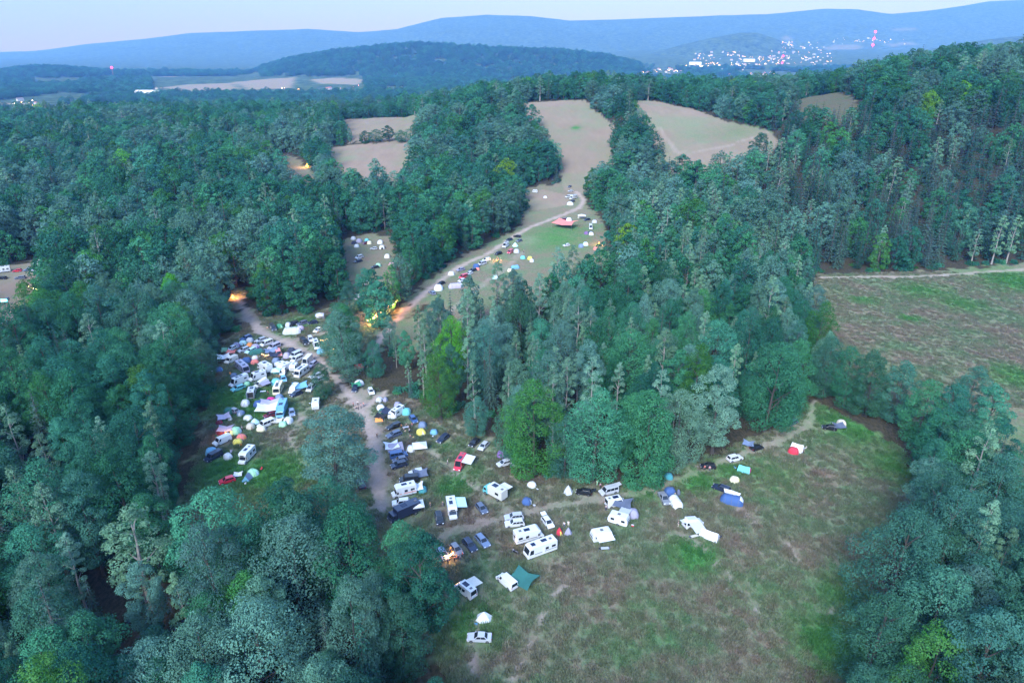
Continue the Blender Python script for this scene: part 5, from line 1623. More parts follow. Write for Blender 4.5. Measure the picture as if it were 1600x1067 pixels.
T('ridge', 1246, 698, 3.0, 3.6, 1.9, 'white', 'white tent joined to the red tent on the meadow', -35, 'silver', TM)
T('dome', 1240, 703, 3.0, 2.6, 1.6, 'red', 'red low tent joined to the white tent on the meadow', -35, 'coral', TM)
T('tarp', 1310, 667, 3.6, 3.0, 1.8, 'slate', 'dark tarp right of the rightmost black car', 0, group='tarps')
T('dome', 1315, 660, 2.8, 2.6, 1.7, 'beige', 'beige dome at the far right of the meadow', 0, 'cream', TM)
# left camp
T('dome', 390, 531, 3.0, 2.6, 1.7, 'silver', 'pale grey dome below the blue car at the camp top', 0, 'greylilac', TL)
T('dome', 379, 535, 3.0, 2.4, 1.5, 'aqua', 'white and pale green dome below the blue car', 0, 'lightgreen', TL)
T('dome', 369, 539, 2.8, 2.8, 1.8, 'greylilac', 'purple-grey dome under the camp trees', 0, 'purple', TL)
T('dome', 390, 539, 2.6, 2.6, 1.7, 'orange', 'orange dome in the upper crowded camp', 0, 'coral', TL)
T('dome', 399, 541, 3.2, 2.8, 1.7, 'lilac', 'lilac dome right of the orange dome', -30, 'purple', TL)
T('ridge', 351, 546, 1.8, 2.6, 1.6, 'lightgreen', 'yellow-green small tent at the camp left edge', 0, 'green', TL)
T('tarp', 362, 551, 3.6, 2.4, 1.6, 'coral', 'bright red-orange low tarp tent at the camp left', 0, group='tarps')
T('tunnel', 401, 549, 2.6, 5.6, 1.8, 'dkgreen', 'dark teal tunnel tent beside the pale green car', 28, 'slate', TL)
T('tarp', 424, 550, 5.0, 3.4, 2.4, 'bluegrey', 'grey-blue tarp left of the coral van', 30, group='tarps')
T('dome', 448, 555, 2.8, 2.8, 2.0, 'lilac', 'lilac dome left of the silver van', 0, 'greylilac', TL)
T('dome', 455, 547, 3.0, 2.8, 1.8, 'navy', 'navy tent by the track above the silver van', 0, 'slate', TL)
T('tarp', 350, 560, 4.6, 3.4, 2.6, 'white', 'white awning sheet at the left edge of the crowded camp', 25, group='tarps')
T('dome', 398, 565, 3.0, 2.2, 1.6, 'coral', 'coral orange tent beside the white box truck', 40, 'orange', TL)
T('dome', 385, 562, 3.6, 2.8, 1.7, 'blue', 'blue tent left of the coral orange tent', 0, 'navy', TL)
T('dome', 398, 559, 2.4, 2.2, 1.6, 'white', 'white small dome above the coral orange tent', 0, 'silver', TL)
T('dome', 431, 563, 3.0, 3.0, 1.8, 'bluegrey', 'blue-grey dome below the coral van', 0, 'navy', TL)
T('tarp', 428, 556, 4.0, 3.2, 2.0, 'navy', 'navy tarp shelter left of the coral van', 0, group='tarps')
T('dome', 386, 599, 2.2, 2.0, 1.4, 'lightgreen', 'pale green dome right of the turquoise car', 0, 'green', TL)
T('dome', 365, 586, 2.4, 2.2, 1.4, 'bluegrey', 'blue-grey dome left of the long white van', 0, 'slate', TL)
T('dome', 342, 577, 2.6, 2.2, 1.6, 'blue', 'blue tent at the left wood edge of the camp', 0, 'skyblue', TL)
T('gazebo', 432, 583, 3.0, 2.8, 2.2, 'aqua', 'turquoise pavilion in the middle of the crowded camp', 5, 'turquoise')
T('dome', 431, 596, 3.4, 3.2, 2.0, 'turquoise', 'turquoise dome left of the light blue car', 0, 'skyblue', TL)
T('tarp', 469, 605, 5.0, 4.2, 2.2, 'skyblue', 'blue tarp stretched from the white van to the silver people carrier', 20, group='tarps')
T('dome', 383, 629, 3.0, 2.8, 1.8, 'white', 'white dome with grey door on the grass below the grey truck', -80, 'silver', TL)
T('dome', 423, 625, 3.2, 2.8, 1.8, 'magenta', 'magenta dome above the sun sail', 0, 'red', TL)
T('dome', 436, 620, 2.8, 2.6, 1.7, 'bluegrey', 'blue-grey tent right of the magenta dome', 0, 'skyblue', TL)
T('tunnel', 411, 629, 2.4, 6.0, 1.8, 'blue', 'dark blue tunnel tent behind the sun sail', 15, 'navy', TL)
T('tarp', 418, 640, 7.0, 4.6, 2.7, 'white', 'big white sun sail attached to the sky blue bus', 8, group='tarps')
T('tarp', 423, 632, 6.4, 3.0, 3.0, 'lilac', 'purple sun sail above the white sail on the bus', 12, group='tarps')
T('dome', 357, 641, 3.2, 2.8, 1.8, 'dkgreen', 'dark green dome beside the grey car', 0, 'teal', TL)
T('dome', 376, 645, 2.6, 2.4, 1.5, 'bluegrey', 'blue-grey dome with pale window below the dark green dome', -90, 'silver', TL)
T('dome', 387, 652, 2.8, 2.2, 1.3, 'white', 'white low dome in the middle of the left grass', 0, 'silver', TL)
T('pyramid', 359, 652, 1.6, 1.6, 1.7, 'white', 'white narrow pointed tent right of the lilac tarp', 0, 'silver', TL)
T('tarp', 350, 653, 4.0, 3.2, 1.9, 'lilac', 'lilac-pink tarp at the left wood edge', 30, group='tarps')
T('dome', 342, 659, 2.0, 1.8, 1.2, 'maroon', 'dark red small tent below the lilac-pink tarp', 0, 'red', TL)
T('pyramid', 398, 657, 3.0, 2.8, 1.5, 'aqua', 'pale white-green tent left of the white camper van', 0, 'white', TL)
T('dome', 391, 665, 2.6, 2.4, 1.5, 'beige', 'beige dome left of the white camper van', 0, 'cream', TL)
T('dome', 408, 669, 3.0, 2.4, 1.4, 'cream', 'cream yellow dome below the white camper van', 0, 'greylilac', TL)
T('dome', 450, 656, 3.2, 2.8, 1.7, 'white', 'white dome with open black door below the sky blue bus', -100, 'black', TL)
T('dome', 442, 662, 2.6, 2.2, 1.4, 'lightgreen', 'light green dome left of the white open dome', 0, 'green', TL)
T('tarp', 434, 659, 3.4, 2.6, 1.5, 'beige', 'beige groundsheet tarp in front of the sky blue bus', 0, group='tarps')
T('dome', 343, 673, 2.6, 2.4, 1.6, 'maroon', 'dark red tent left of the grey tarp by the campfire', 0, 'red', TL)
T('tarp', 353, 672, 4.6, 3.2, 1.9, 'greylilac', 'grey-lilac tarp stretched over the campfire place', 5, group='tarps')
T('dome', 368, 672, 3.2, 3.0, 1.9, 'lightgreen', 'mint green dome right of the campfire', 0, 'white', TL)
T('dome', 377, 682, 2.8, 2.4, 1.4, 'coral', 'coral red small tent right of the campfire', -20, 'orange', TL)
T('dome', 371, 689, 2.8, 2.2, 1.3, 'yellow', 'yellow small tent below the coral red tent', 20, 'cream', TL)
T('dome', 330, 705, 3.4, 2.8, 2.2, 'skyblue', 'light blue roof-high tent behind the blue van', 15, 'silver', TL)
T('dome', 356, 712, 2.8, 2.2, 1.5, 'white', 'white dome between the blue van and the alcove motorhome', -40, 'silver', TL)
T('ridge', 386, 745, 2.4, 2.6, 1.6, 'bluegrey', 'blue-grey ridge tent right of the red car', -90, 'skyblue', TL)
T('dome', 395, 737, 3.2, 2.6, 1.5, 'lightgreen', 'mint green low dome at the end of the red car camp', -20, 'aqua', TL)
T('tarp', 372, 742, 2.4, 2.0, 1.0, 'white', 'white cloth spread over camping gear by the red car', 10, group='tarps')
# strip above
T('dome', 437, 509, 2.6, 2.6, 1.7, 'green', 'green dome beside the dark van above the track', -40, 'lightgreen', TL)
T('dome', 450, 507, 2.4, 2.2, 1.8, 'silver', 'pale dome left of the black off-road car', 0, 'aqua', TL)
T('tunnel', 456, 516, 4.0, 7.0, 2.3, 'silver', 'big silver tunnel tent on the grass above the track', 8, 'white', TL)
T('dome', 469, 512, 3.2, 2.8, 1.6, 'lilac', 'lilac dome right of the big silver tunnel tent', 0, 'greylilac', TL)
T('gazebo', 500, 496, 3.4, 3.0, 2.3, 'silver', 'pale grey gazebo under the trees by the branch track', 10, 'white')
T('dome', 501, 548, 3.0, 2.8, 1.7, 'skyblue', 'light blue tent below the white camper van at the fork', 0, 'aqua', TL)
# road strip and upper end
for row in (('dome', 705, 427, 3.4, 2.8, 1.7, 'white', 'white dome left of the violet-grey estate', 0, 'silver'), ('tunnel', 712, 446, 3.2, 7.0, 2.2, 'lilac', 'lilac roofed white tunnel tent at the grove top', 15, 'white'),
            ('dome', 685, 449, 4.4, 4.0, 2.6, 'white', 'large round white tent at the lower road strip', 0, 'silver'), ('dome', 744, 415, 3.6, 3, 1.8, 'blue', 'blue tent left of the silver van', 0, 'navy'),
            ('dome', 746, 420, 2.4, 2.2, 1.2, 'coral', 'small coral tent below the blue tent', 0, 'red'), ('dome', 807, 392, 3.4, 3, 2, 'silver', 'pale grey tent right of the pinkish red van', 0, 'white'),
            ('pyramid', 805, 382, 3.6, 3.4, 2.2, 'aqua', 'white and green pointed tent right of the white camper van', 0, 'green'), ('dome', 817, 402, 3.0, 2.6, 1.6, 'turquoise', 'turquoise dome right of the road by the red van', 0, 'aqua'),
            ('dome', 828, 403, 2.8, 2.6, 1.7, 'yellow', 'yellow dome on the upper grass edge', 0, 'cream'), ('dome', 831, 407, 2.4, 2.4, 1.5, 'white', 'white dome touching the yellow dome', 0, 'silver'),
            ('tunnel', 805, 417, 2.6, 4.4, 1.7, 'skyblue', 'light blue tunnel tent above the grove tops', 20, 'blue'), ('dome', 797, 422, 3.0, 2.4, 1.5, 'cream', 'cream tent left of the light blue tunnel tent', 0, 'yellow'),
            ('dome', 774, 433, 3.2, 2.6, 1.5, 'aqua', 'pale green dome among the grove tops', 0, 'green'), ('dome', 852, 308, 3.0, 2.6, 1.5, 'white', 'small white tent on the bare field', 0, 'silver'),
            ('tarp', 883, 351, 14.0, 11.0, 4.2, 'coral', 'big coral red tarp on the upper grass', -30, 'coral'), ('dome', 889, 343, 4.0, 3.6, 2.2, 'white', 'white dome behind the big coral tarp', 0, 'silver'),
            ('dome', 891, 318, 5.0, 4.0, 2.2, 'white', 'white tent below the long white motorhome', 0, 'silver'), ('gazebo', 909, 340, 5.0, 4.0, 2.6, 'white', 'white pavilion at the right of the upper grass', 0, 'offwhite'),
            ('dome', 929, 346, 3.6, 3, 1.8, 'silver', 'pale tent at the wood edge of the upper grass', 0, 'white'), ('dome', 924, 365, 3.2, 2.8, 1.8, 'white', 'white dome in front of the black car at the wood edge', 0, 'silver'),
            ('dome', 916, 364, 2.8, 2.6, 1.7, 'purple', 'purple dome left of the white dome at the wood edge', 0, 'slate'), ('dome', 908, 384, 3.2, 3, 1.9, 'bluegrey', 'blue-grey dome at the lower end of the upper grass', 0, 'white'),
            ('dome', 915, 381, 3.2, 3, 1.9, 'aqua', 'pale aqua dome at the lower end of the upper grass', 0, 'white'), ('dome', 931, 388, 3.0, 2.6, 1.7, 'coral', 'red-orange tent by the lit stall on the upper grass', 0, 'orange'),
            ('dome', 552, 372, 3.2, 2.8, 1.8, 'silver', 'pale tent highest in the wooded camp', 0, 'white'), ('dome', 561, 376, 3.8, 3.4, 2.0, 'greylilac', 'grey dome in the wooded camp', 0, 'slate'),
            ('dome', 553, 379, 3.2, 2.8, 1.7, 'navy', 'navy tent at the left of the wooded camp', 0, 'slate'), ('dome', 557, 384, 3.0, 2.6, 1.7, 'white', 'white dome left of the dark red car in the wood', 0, 'silver'),
            ('dome', 573, 375, 2.8, 2.4, 1.7, 'turquoise', 'turquoise tent behind the dark red car in the wood', 0, 'teal'), ('dome', 577, 379, 3.0, 2.4, 1.7, 'cream', 'yellow-white dome right of the dark red car in the wood', 0, 'white'),
            ('dome', 594, 378, 3.6, 3.2, 2.0, 'white', 'white dome upper right in the wooded camp', 0, 'silver'), ('dome', 597, 386, 4.2, 3.4, 2.0, 'white', 'white tent with a dark opening in the wooded camp', -80, 'black'),
            ('dome', 605, 400, 3.4, 3.2, 2.0, 'offwhite', 'off-white tent at the wood path', 0, 'silver'), ('dome', 612, 413, 3.4, 3.2, 2.0, 'pink', 'pink dome at the end of the wood path', 0, 'cream'),
            ('dome', 591, 414, 3.0, 2.6, 1.7, 'lightgreen', 'pale green dome behind the black car in the wood', 0, 'aqua'), ('dome', 60, 410, 4.6, 4.0, 2.6, 'white', 'white round tent at the end of the parking field', 0, 'silver'),
            ('dome', 560, 463, 4.6, 4.0, 2.2, 'lilac', 'lilac tent under the trees of the lower middle camp', 0, 'greylilac')):
    T(*row, group='tarps' if row[0] == 'tarp' else TR)


# ------------------------------------------------------------------ people
def skin_mesh(name, pts, edges, radii, root, mat, sub=1):
    me = bpy.data.meshes.new(name); me.from_pydata(pts, edges, [])
    o = bpy.data.objects.new(name, me); COL.objects.link(o)
    sk = o.modifiers.new('skin', 'SKIN'); sk.use_smooth_shade = True
    for i, r in enumerate(radii):
        v = me.skin_vertices[0].data[i]; v.radius = (r, r) if not isinstance(r, tuple) else r; v.use_root = (i == root)
    ss = o.modifiers.new('sub', 'SUBSURF'); ss.levels = sub; ss.render_levels = sub
    dg = bpy.context.evaluated_depsgraph_get(); dg.update()
    out_ = bpy.data.meshes.new_from_object(o.evaluated_get(dg))
    bpy.data.objects.remove(o); out_.name = name
    out_.materials.clear(); out_.materials.append(mat)
    return out_


SKIN = mat_plain('skin', (.50, .31, .22), .6)
HAIR = mat_plain('hair', (.05, .03, .02), .8)
POSES = {}


def pose(kind):
    """joints of a 1.75 m figure facing +X"""
    if kind in POSES: return POSES[kind]
    P = {}
    if kind == 'sit':
        hz = .50
        P.update(pel=(0, 0, hz), sp=(-.04, 0, hz + .25), ch=(-.05, 0, hz + .48), nk=(-.03, 0, hz + .62), hd=(0, 0, hz + .76), ht=(-.01, 0, hz + .87))
        for s, sd in ((1, 'l'), (-1, 'r')):
            P.update({'hp' + sd: (.02, .10 * s, hz), 'kn' + sd: (.44, .13 * s, hz - .01), 'an' + sd: (.42, .13 * s, .09), 'to' + sd: (.58, .14 * s, .05), 'sh' + sd: (-.05, .20 * s, hz + .50),
                      'el' + sd: (.06, .26 * s, hz + .25), 'wr' + sd: (.28, .17 * s, hz + .20), 'pa' + sd: (.36, .15 * s, hz + .19)})
    else:
        hz = .93; w = .22 if kind == 'walk' else .04
        P.update(pel=(0, 0, hz), sp=(0, 0, hz + .24), ch=(.01, 0, hz + .46), nk=(.01, 0, hz + .58), hd=(.03, 0, hz + .70), ht=(.03, 0, hz + .80))
        for s, sd in ((1, 'l'), (-1, 'r')):
            up = .75 if kind == 'wave' and s > 0 else 0
            P.update({'hp' + sd: (0, .10 * s, hz - .03), 'kn' + sd: (w * s * .7 + .03, .11 * s, .50), 'an' + sd: (w * s - .02, .11 * s, .09), 'to' + sd: (w * s + .14, .13 * s, .045), 'sh' + sd: (.01, .20 * s, hz + .49)})
            if up:
                P.update({'el' + sd: (.10, .38 * s, hz + .60), 'wr' + sd: (.14, .34 * s, hz + .84), 'pa' + sd: (.15, .33 * s, hz + .92)})
            else:
                P.update({'el' + sd: (-w * s * .5, .27 * s, hz + .22), 'wr' + sd: (.08 - w * s, .28 * s, hz - .03), 'pa' + sd: (.10 - w * s, .28 * s, hz - .11)})
    R_ = dict(pel=.125, sp=.115, ch=.13, nk=.055, hd=.098, ht=.07)
    for sd in 'lr':
        R_.update({'hp' + sd: .088, 'kn' + sd: .058, 'an' + sd: .040, 'to' + sd: .034, 'sh' + sd: .062, 'el' + sd: .042, 'wr' + sd: .028, 'pa' + sd: .034})
    E = [('pel', 'sp'), ('sp', 'ch'), ('ch', 'nk'), ('nk', 'hd'), ('hd', 'ht')]
    for sd in 'lr':
        E += [('pel', 'hp' + sd), ('hp' + sd, 'kn' + sd), ('kn' + sd, 'an' + sd), ('an' + sd, 'to' + sd), ('ch', 'sh' + sd), ('sh' + sd, 'el' + sd), ('el' + sd, 'wr' + sd), ('wr' + sd, 'pa' + sd)]
    # nose, ears, fingers and thumb
    hx_ = Vector(P['hd'])
    for nm, d, r in (('nose', (.105, 0, .0), .016), ('earl', (0, .10, .0), .018), ('earr', (0, -.10, .0), .018)):
        P[nm] = tuple(hx_ + Vector(d)); R_[nm] = r; E.append(('hd', nm))
    for s, sd in ((1, 'l'), (-1, 'r')):
        a, b = Vector(P['wr' + sd]), Vector(P['pa' + sd]); d = (b - a).normalized(); sdv = d.cross(Vector((0, s, .2))).normalized()
        for k, (o_, ln) in enumerate(((-.027, .075), (-.009, .088), (.009, .082), (.027, .064))):
            n1 = f'f{k}{sd}'; P[n1] = tuple(b + sdv * o_ + d * (.03 + ln)); R_[n1] = .009; E.append(('pa' + sd, n1))
        P['th' + sd] = tuple(b + sdv * -.06 + d * .03); R_['th' + sd] = .010; E.append(('pa' + sd, 'th' + sd))
    def sub(keys, grow, extra=None, nm='', mat=None, root='pel'):
        ks = [k for k in P if k in keys]; PP = dict(P); PP.update(extra or {})
        return skin_mesh(nm, [PP[k] for k in ks], [(ks.index(a), ks.index(b)) for a, b in E if a in ks and b in ks], [R_[k] + grow for k in ks], ks.index(root), mat)
    body = sub(list(P), 0, nm='body', mat=SKIN)
    mid = lambda a, b, t: tuple(Vector(P[a]).lerp(Vector(P[b]), t))
    shirt = sub(['pel', 'sp', 'ch', 'shl', 'shr', 'ell', 'elr'], .018, {'ell': mid('shl', 'ell', .8), 'elr': mid('shr', 'elr', .8)}, 'shirt', PLASTIC)
    trous = sub(['pel', 'hpl', 'hpr', 'knl', 'knr', 'anl', 'anr'], .016, None, 'trousers', PLASTIC)
    V_, F_ = grid_surface(lambda u, v: (hx_.x - .012 + .108 * math.cos(2 * math.pi * u) * math.cos(v * 1.5) * (.86 if math.cos(2 * math.pi * u) > .3 else 1.05), hx_.y + .106 * math.sin(2 * math.pi * u) * math.cos(v * 1.5), hx_.z + .03 + .105 * math.sin(v * 1.5)), 14, 6, True)
    hair = MB().add(V_, F_).mesh('hair', [HAIR], smooth=True)
    POSES[kind] = (body, shirt, trous, hair)
    return POSES[kind]


def person(px, py, kind, shirt, trous, label, rot=0.0, group='people in the camp', z=0.0):
    x, y = unproject(px, py, .8)
    body, sh, tr, hair = pose(kind)
    b = link(bpy.data.objects.new('person', body))
    place(b, x, y, RAD(rot)); b.location.z += z
    for nm, me, m in (('shirt', sh, cloth(shirt)), ('trousers', tr, cloth(trous)), ('hair', hair, HAIR)):
        o = link(bpy.data.objects.new(nm, me), b); o.material_slots[0].link = 'OBJECT'; o.material_slots[0].material = m
    tag(b, label, 'person', group); BLOCK.append((x, y, .6))
    return b


PE = person
PE(933, 754, 'stand', 'lightgreen', 'lightgreen', 'person in lime green beside the silver open-backed van', -60)
PE(943, 763, 'walk', 'coral', 'slate', 'person in coral red top at the open door of the silver van', 200)
PE(948, 760, 'stand', 'pink', 'blue', 'person in pink top leaning at the silver van', 160)
PE(938, 759, 'stand', 'purple', 'black', 'person in purple between the lime green and coral figures', -90)
PE(1101, 731, 'stand', 'red', 'black', 'person in red standing at the black car under the birch', -70)
PE(1109, 732, 'stand', 'pink', 'slate', 'person in pink beside the person in red at the black car', -110)
PE(589, 680, 'walk', 'black', 'black', 'person in black walking on the dirt track', 100)
PE(641, 679, 'sit', 'coral', 'slate', 'person in coral sitting on the grass below the seated party', 40, z=-.42)
PE(646, 681, 'sit', 'yellow', 'slate', 'person in yellow sitting on the grass below the seated party', 150, z=-.42)
for i, (px, py, k, a, b, r) in enumerate(((627, 664, 'sit', 'orange', 'black', 20), (631, 669, 'sit', 'beige', 'slate', 80), (635, 665, 'stand', 'black', 'black', -90), (639, 668, 'stand', 'purple', 'slate', 180), (633, 673, 'sit', 'cream', 'navy', 120), (644, 664, 'stand', 'red', 'slate', 200), (640, 673, 'stand', 'silver', 'black', 140))):
    PE(px, py, k, a, b, f'{"seated" if k == "sit" else "standing"} person in {a} in the party right of the two black estates', r, z=-.08 if k == 'sit' else 0)
for i, (px, py, k, a, b, r) in enumerate(((552, 632, 'stand', 'red', 'black', 0), (556, 636, 'sit', 'maroon', 'slate', 60), (560, 637, 'stand', 'slate', 'navy', 180), (564, 634, 'stand', 'pink', 'black', 200), (568, 632, 'stand', 'coral', 'slate', 220), (559, 630, 'stand', 'white', 'black', -90))):
    PE(px, py, k, a, b, f'{"seated" if k == "sit" else "standing"} person in {a} in the group on the bare ground by the oak', r, z=-.08 if k == 'sit' else 0)
for i, (px, py, k, a, b, r) in enumerate(((703, 871, 'stand', 'black', 'navy', 20), (706, 865, 'stand', 'orange', 'slate', 0), (710, 874, 'stand', 'maroon', 'black', 90), (714, 869, 'sit', 'coral', 'slate', 150), (719, 871, 'stand', 'silver', 'slate', 170), (723, 866, 'stand', 'red', 'navy', 200), (704, 858, 'stand', 'yellow', 'slate', -60), (700, 877, 'stand', 'purple', 'black', 60))):
    PE(px, py, k, a, b, f'{"seated" if k == "sit" else "standing"} person in {a} at the lamp-lit party by the grey hatchback', r, z=-.08 if k == 'sit' else 0)
for i, (px, py, k, a, b, r) in enumerate(((410, 556, 'stand', 'orange', 'slate', 0), (414, 559, 'stand', 'yellow', 'navy', 90), (418, 557, 'stand', 'coral', 'slate', 180), (433, 588, 'stand', 'brown', 'black', 30), (437, 589, 'stand', 'orange', 'slate', 150))):
    PE(px, py, k, a, b, f'person in {a} among the vans of the crowded left camp', r)
for i, (px, py, a, b, r) in enumerate(((771, 407, 'slate', 'black', 0), (775, 409, 'coral', 'slate', 90), (779, 406, 'maroon', 'black', 180), (783, 408, 'pink', 'navy', 200), (777, 403, 'navy', 'slate', -90), (818, 393, 'maroon', 'black', 40))):
    PE(px, py, 'stand', a, b, f'person in {a} in the gathering on the road strip', r)

# ------------------------------------------------------------------ furniture and gear
def chair(px, py, col, label, rot):
    x, y = unproject(px, py, .4)
    r = link(bpy.data.objects.new('camping_chair', None))
    seat = MB().box(-.24, .24, -.25, .25, .40, .43).mesh('seat', [cloth(col)]); back = MB().hexa([(-.24, -.25, .43), (-.20, -.25, .43), (-.20, .25, .43), (-.24, .25, .43)], [(-.42, -.25, .92), (-.38, -.25, .92), (-.38, .25, .92), (-.42, .25, .92)]).mesh('backrest', [cloth(col)])
    fr = MB()
    for s in (-1, 1):
        fr.tube([(-.24, .27 * s, 0), (.24, .27 * s, .62)], .015, 5).tube([(.24, .27 * s, 0), (-.42, .27 * s, .92)], .015, 5)
    for nm, me in (('seat', seat), ('backrest', back), ('frame', fr.mesh('frame', [STEEL]))): link(bpy.data.objects.new(nm, me), r)
    place(r, x, y, RAD(rot)); tag(r, label, 'chair', 'camping chairs'); BLOCK.append((x, y, .4))


def table(px, py, label, rot, col='white'):
    x, y = unproject(px, py, .5)
    r = link(bpy.data.objects.new('folding_table', None))
    link(bpy.data.objects.new('tabletop', MB().box(-.9, .9, -.38, .38, .70, .74).mesh('tabletop', [paint(col)], bevel=.015)), r)
    for sx in (-1, 1):
        for sy in (-1, 1):
            link(bpy.data.objects.new('leg', MB().tube([(sx * .75, sy * .32, 0), (sx * .75, sy * .32, .70)], .02, 5).mesh('leg', [STEEL])), r)
    place(r, x, y, RAD(rot)); tag(r, label, 'table', 'folding tables'); BLOCK.append((x, y, .8))


table(411, 612, 'long white folding table on the grass right of the open grey truck', 12)
table(945, 857, 'folding table under the awning of the camera-facing caravan', 5, 'silver')
table(713, 866, 'folding table with lamps at the party by the grey hatchback', 30, 'beige')
table(634, 668, 'folding table at the party beside the two black estates', 15, 'silver')
table(1085, 838, 'folding table with gear below the long pale awning', 20, 'beige')
for px, py, c, r, lb in ((938, 857, 'navy', 60, 'navy camping chair left of the caravan awning table'), (951, 856, 'greylilac', 150, 'grey camping chair right of the caravan awning table'), (708, 861, 'orange', 0, 'orange camping chair at the lamp-lit party'), (718, 862, 'coral', 180, 'coral camping chair at the lamp-lit party'),
                         (1079, 839, 'slate', 40, 'dark camping chair below the long pale awning'), (713, 787 + 8, 'orange', 90, 'orange camping chair beside the awning motorhome'), (628, 671, 'black', 30, 'black camping chair at the party table by the estates'), (415, 654, 'white', 30, 'white camping chair under the sun sail'),
                         (745, 921, 'navy', 10, 'navy camping chair under the awning of the lowest camper van'), (458, 584, 'white', 70, 'white camping chair left of the rounded motorhome'), (482, 589, 'white', 200, 'white camping chair right of the rounded motorhome')):
    chair(px, py, c, lb, r)
def cool_box(x, y, col, label, rot):
    r = link(bpy.data.objects.new('cool_box', None))
    link(bpy.data.objects.new('box', MB().box(-.30, .30, -.19, .19, .02, .34).mesh('box', [paint(col)], bevel=.03)), r)
    link(bpy.data.objects.new('lid', MB().box(-.32, .32, -.21, .21, .345, .42).mesh('lid', [paint('white')], bevel=.03)), r)
    link(bpy.data.objects.new('handle', MB().tube([(-.3, 0, .36), (-.26, 0, .52), (.26, 0, .52), (.3, 0, .36)], .015, 5).mesh('handle', [PLASTIC])), r)
    place(r, x, y, rot); tag(r, label, 'cool box', 'cool boxes'); BLOCK.append((x, y, .3))


rc = random.Random(21)
CUT = re.compile(r' (?:with|alone|beside|below|above|left|right|at|in|on|by|of|behind|between|among|under|next|near|parked|facing|to|half|, ).*')
near = [(o.location.x, o.location.y, o['label'], o.get('category')) for o in COL.objects if o.parent is None and o.get('category') in ('camper van', 'motorhome', 'caravan', 'van', 'tent', 'gazebo') and o.location.y < 262]
rc.shuffle(near)
for i, (nx_, ny_, lb, ct) in enumerate(near[:64]):
    a = rc.uniform(0, 6.28); d = 3.4 if ct != 'tent' else 2.3
    x, y = nx_ + d * math.cos(a), ny_ + d * math.sin(a)
    if min(math.hypot(x - q[0], y - q[1]) - q[2] for q in BLOCK) < .25: continue
    short = CUT.sub('', lb.replace(',', ''))
    c = rc.choice(('navy', 'red', 'orange', 'green', 'slate', 'greylilac', 'skyblue', 'beige'))
    if i % 3 == 0:
        cool_box(x, y, c, f'{c} cool box on the grass beside the {short}', a)
    else:
        px_, py_, _ = project(x, y, float(hgt(x, y)) + .4)
        chair(px_, py_, c, f'empty {c} camping chair beside the {short}', math.degrees(a) + 180)
for i, (nx_, ny_, lb, ct) in enumerate(near[64:100]):
    a = rc.uniform(0, 6.28); d = 3.6 if ct != 'tent' else 2.6
    x, y = nx_ + d * math.cos(a), ny_ + d * math.sin(a)
    if min(math.hypot(x - q[0], y - q[1]) - q[2] for q in BLOCK) < .3: continue
    px_, py_, _ = project(x, y, float(hgt(x, y)) + .8)
    c = rc.choice(('black', 'navy', 'red', 'white', 'slate', 'green', 'greylilac'))
    PE(px_, py_, rc.choice(('stand', 'walk', 'stand', 'wave')), c, rc.choice(('black', 'navy', 'slate', 'beige')), f'person in {c} standing beside the {CUT.sub("", lb.replace(",", ""))}', math.degrees(a) + 180)
x, y = unproject(805, 862, .5)
r = link(bpy.data.objects.new('motorcycle', None))
for xx in (-.72, .72):
    w_ = link(bpy.data.objects.new('wheel', MB().cyl((xx, 0, .32), .32, .12, n=18).mesh('wheel', [TYRE], bevel=.03)), r)
    link(bpy.data.objects.new('rim', MB().cyl((xx, 0, .32), .19, .13, n=12).mesh('rim', [RIM])), w_)
for nm, m, mt in (('frame', MB().prism([(-.45, .40), (-.5, .62), (.35, .78), (.5, .60), (.3, .30), (-.2, .28)], .13).mesh('frame', bevel=.05), paint('black')), ('fuel_tank', MB().prism([(-.05, .74), (.05, .95), (.36, .98), (.48, .78)], .15).mesh('fuel_tank', bevel=.05), paint('navy')),
                  ('seat', MB().prism([(-.75, .76), (-.78, .84), (-.05, .80), (-.05, .74)], .14).mesh('seat', bevel=.04), PLASTIC), ('fork', MB().tube([(.72, .1, .32), (.42, .1, 1.0)], .025).tube([(.72, -.1, .32), (.42, -.1, 1.0)], .025).mesh('fork'), STEEL),
                  ('handlebar', MB().tube([(.3, -.36, 1.06), (.42, -.15, 1.02), (.42, .15, 1.02), (.3, .36, 1.06)], .02).mesh('handlebar'), STEEL), ('headlight', MB().cyl((.56, 0, .9), .09, .12, 'x').mesh('headlight', bevel=.02), LAMP_W)):
    me_ = m; me_.materials.append(mt); link(bpy.data.objects.new(nm, me_), r)
place(r, x, y, RAD(150)); tag(r, 'dark motorcycle parked at the front of the biggest motorhome', 'motorcycle'); BLOCK.append((x, y, 1.0))

# ------------------------------------------------------------------ lamps and fires the photo shows lit
FLAME = mat_emit('flame', (1.0, .34, .06), 2.2)
WARM = mat_emit('warm_bulb', (1.0, .55, .18), 3)
def point(name, x, y, z, col, e, r=.15):
    l = bpy.data.lights.new(name, 'POINT'); l.energy = e; l.color = col; l.shadow_soft_size = r
    o = link(bpy.data.objects.new(name, l)); o.location = (x, y, z)


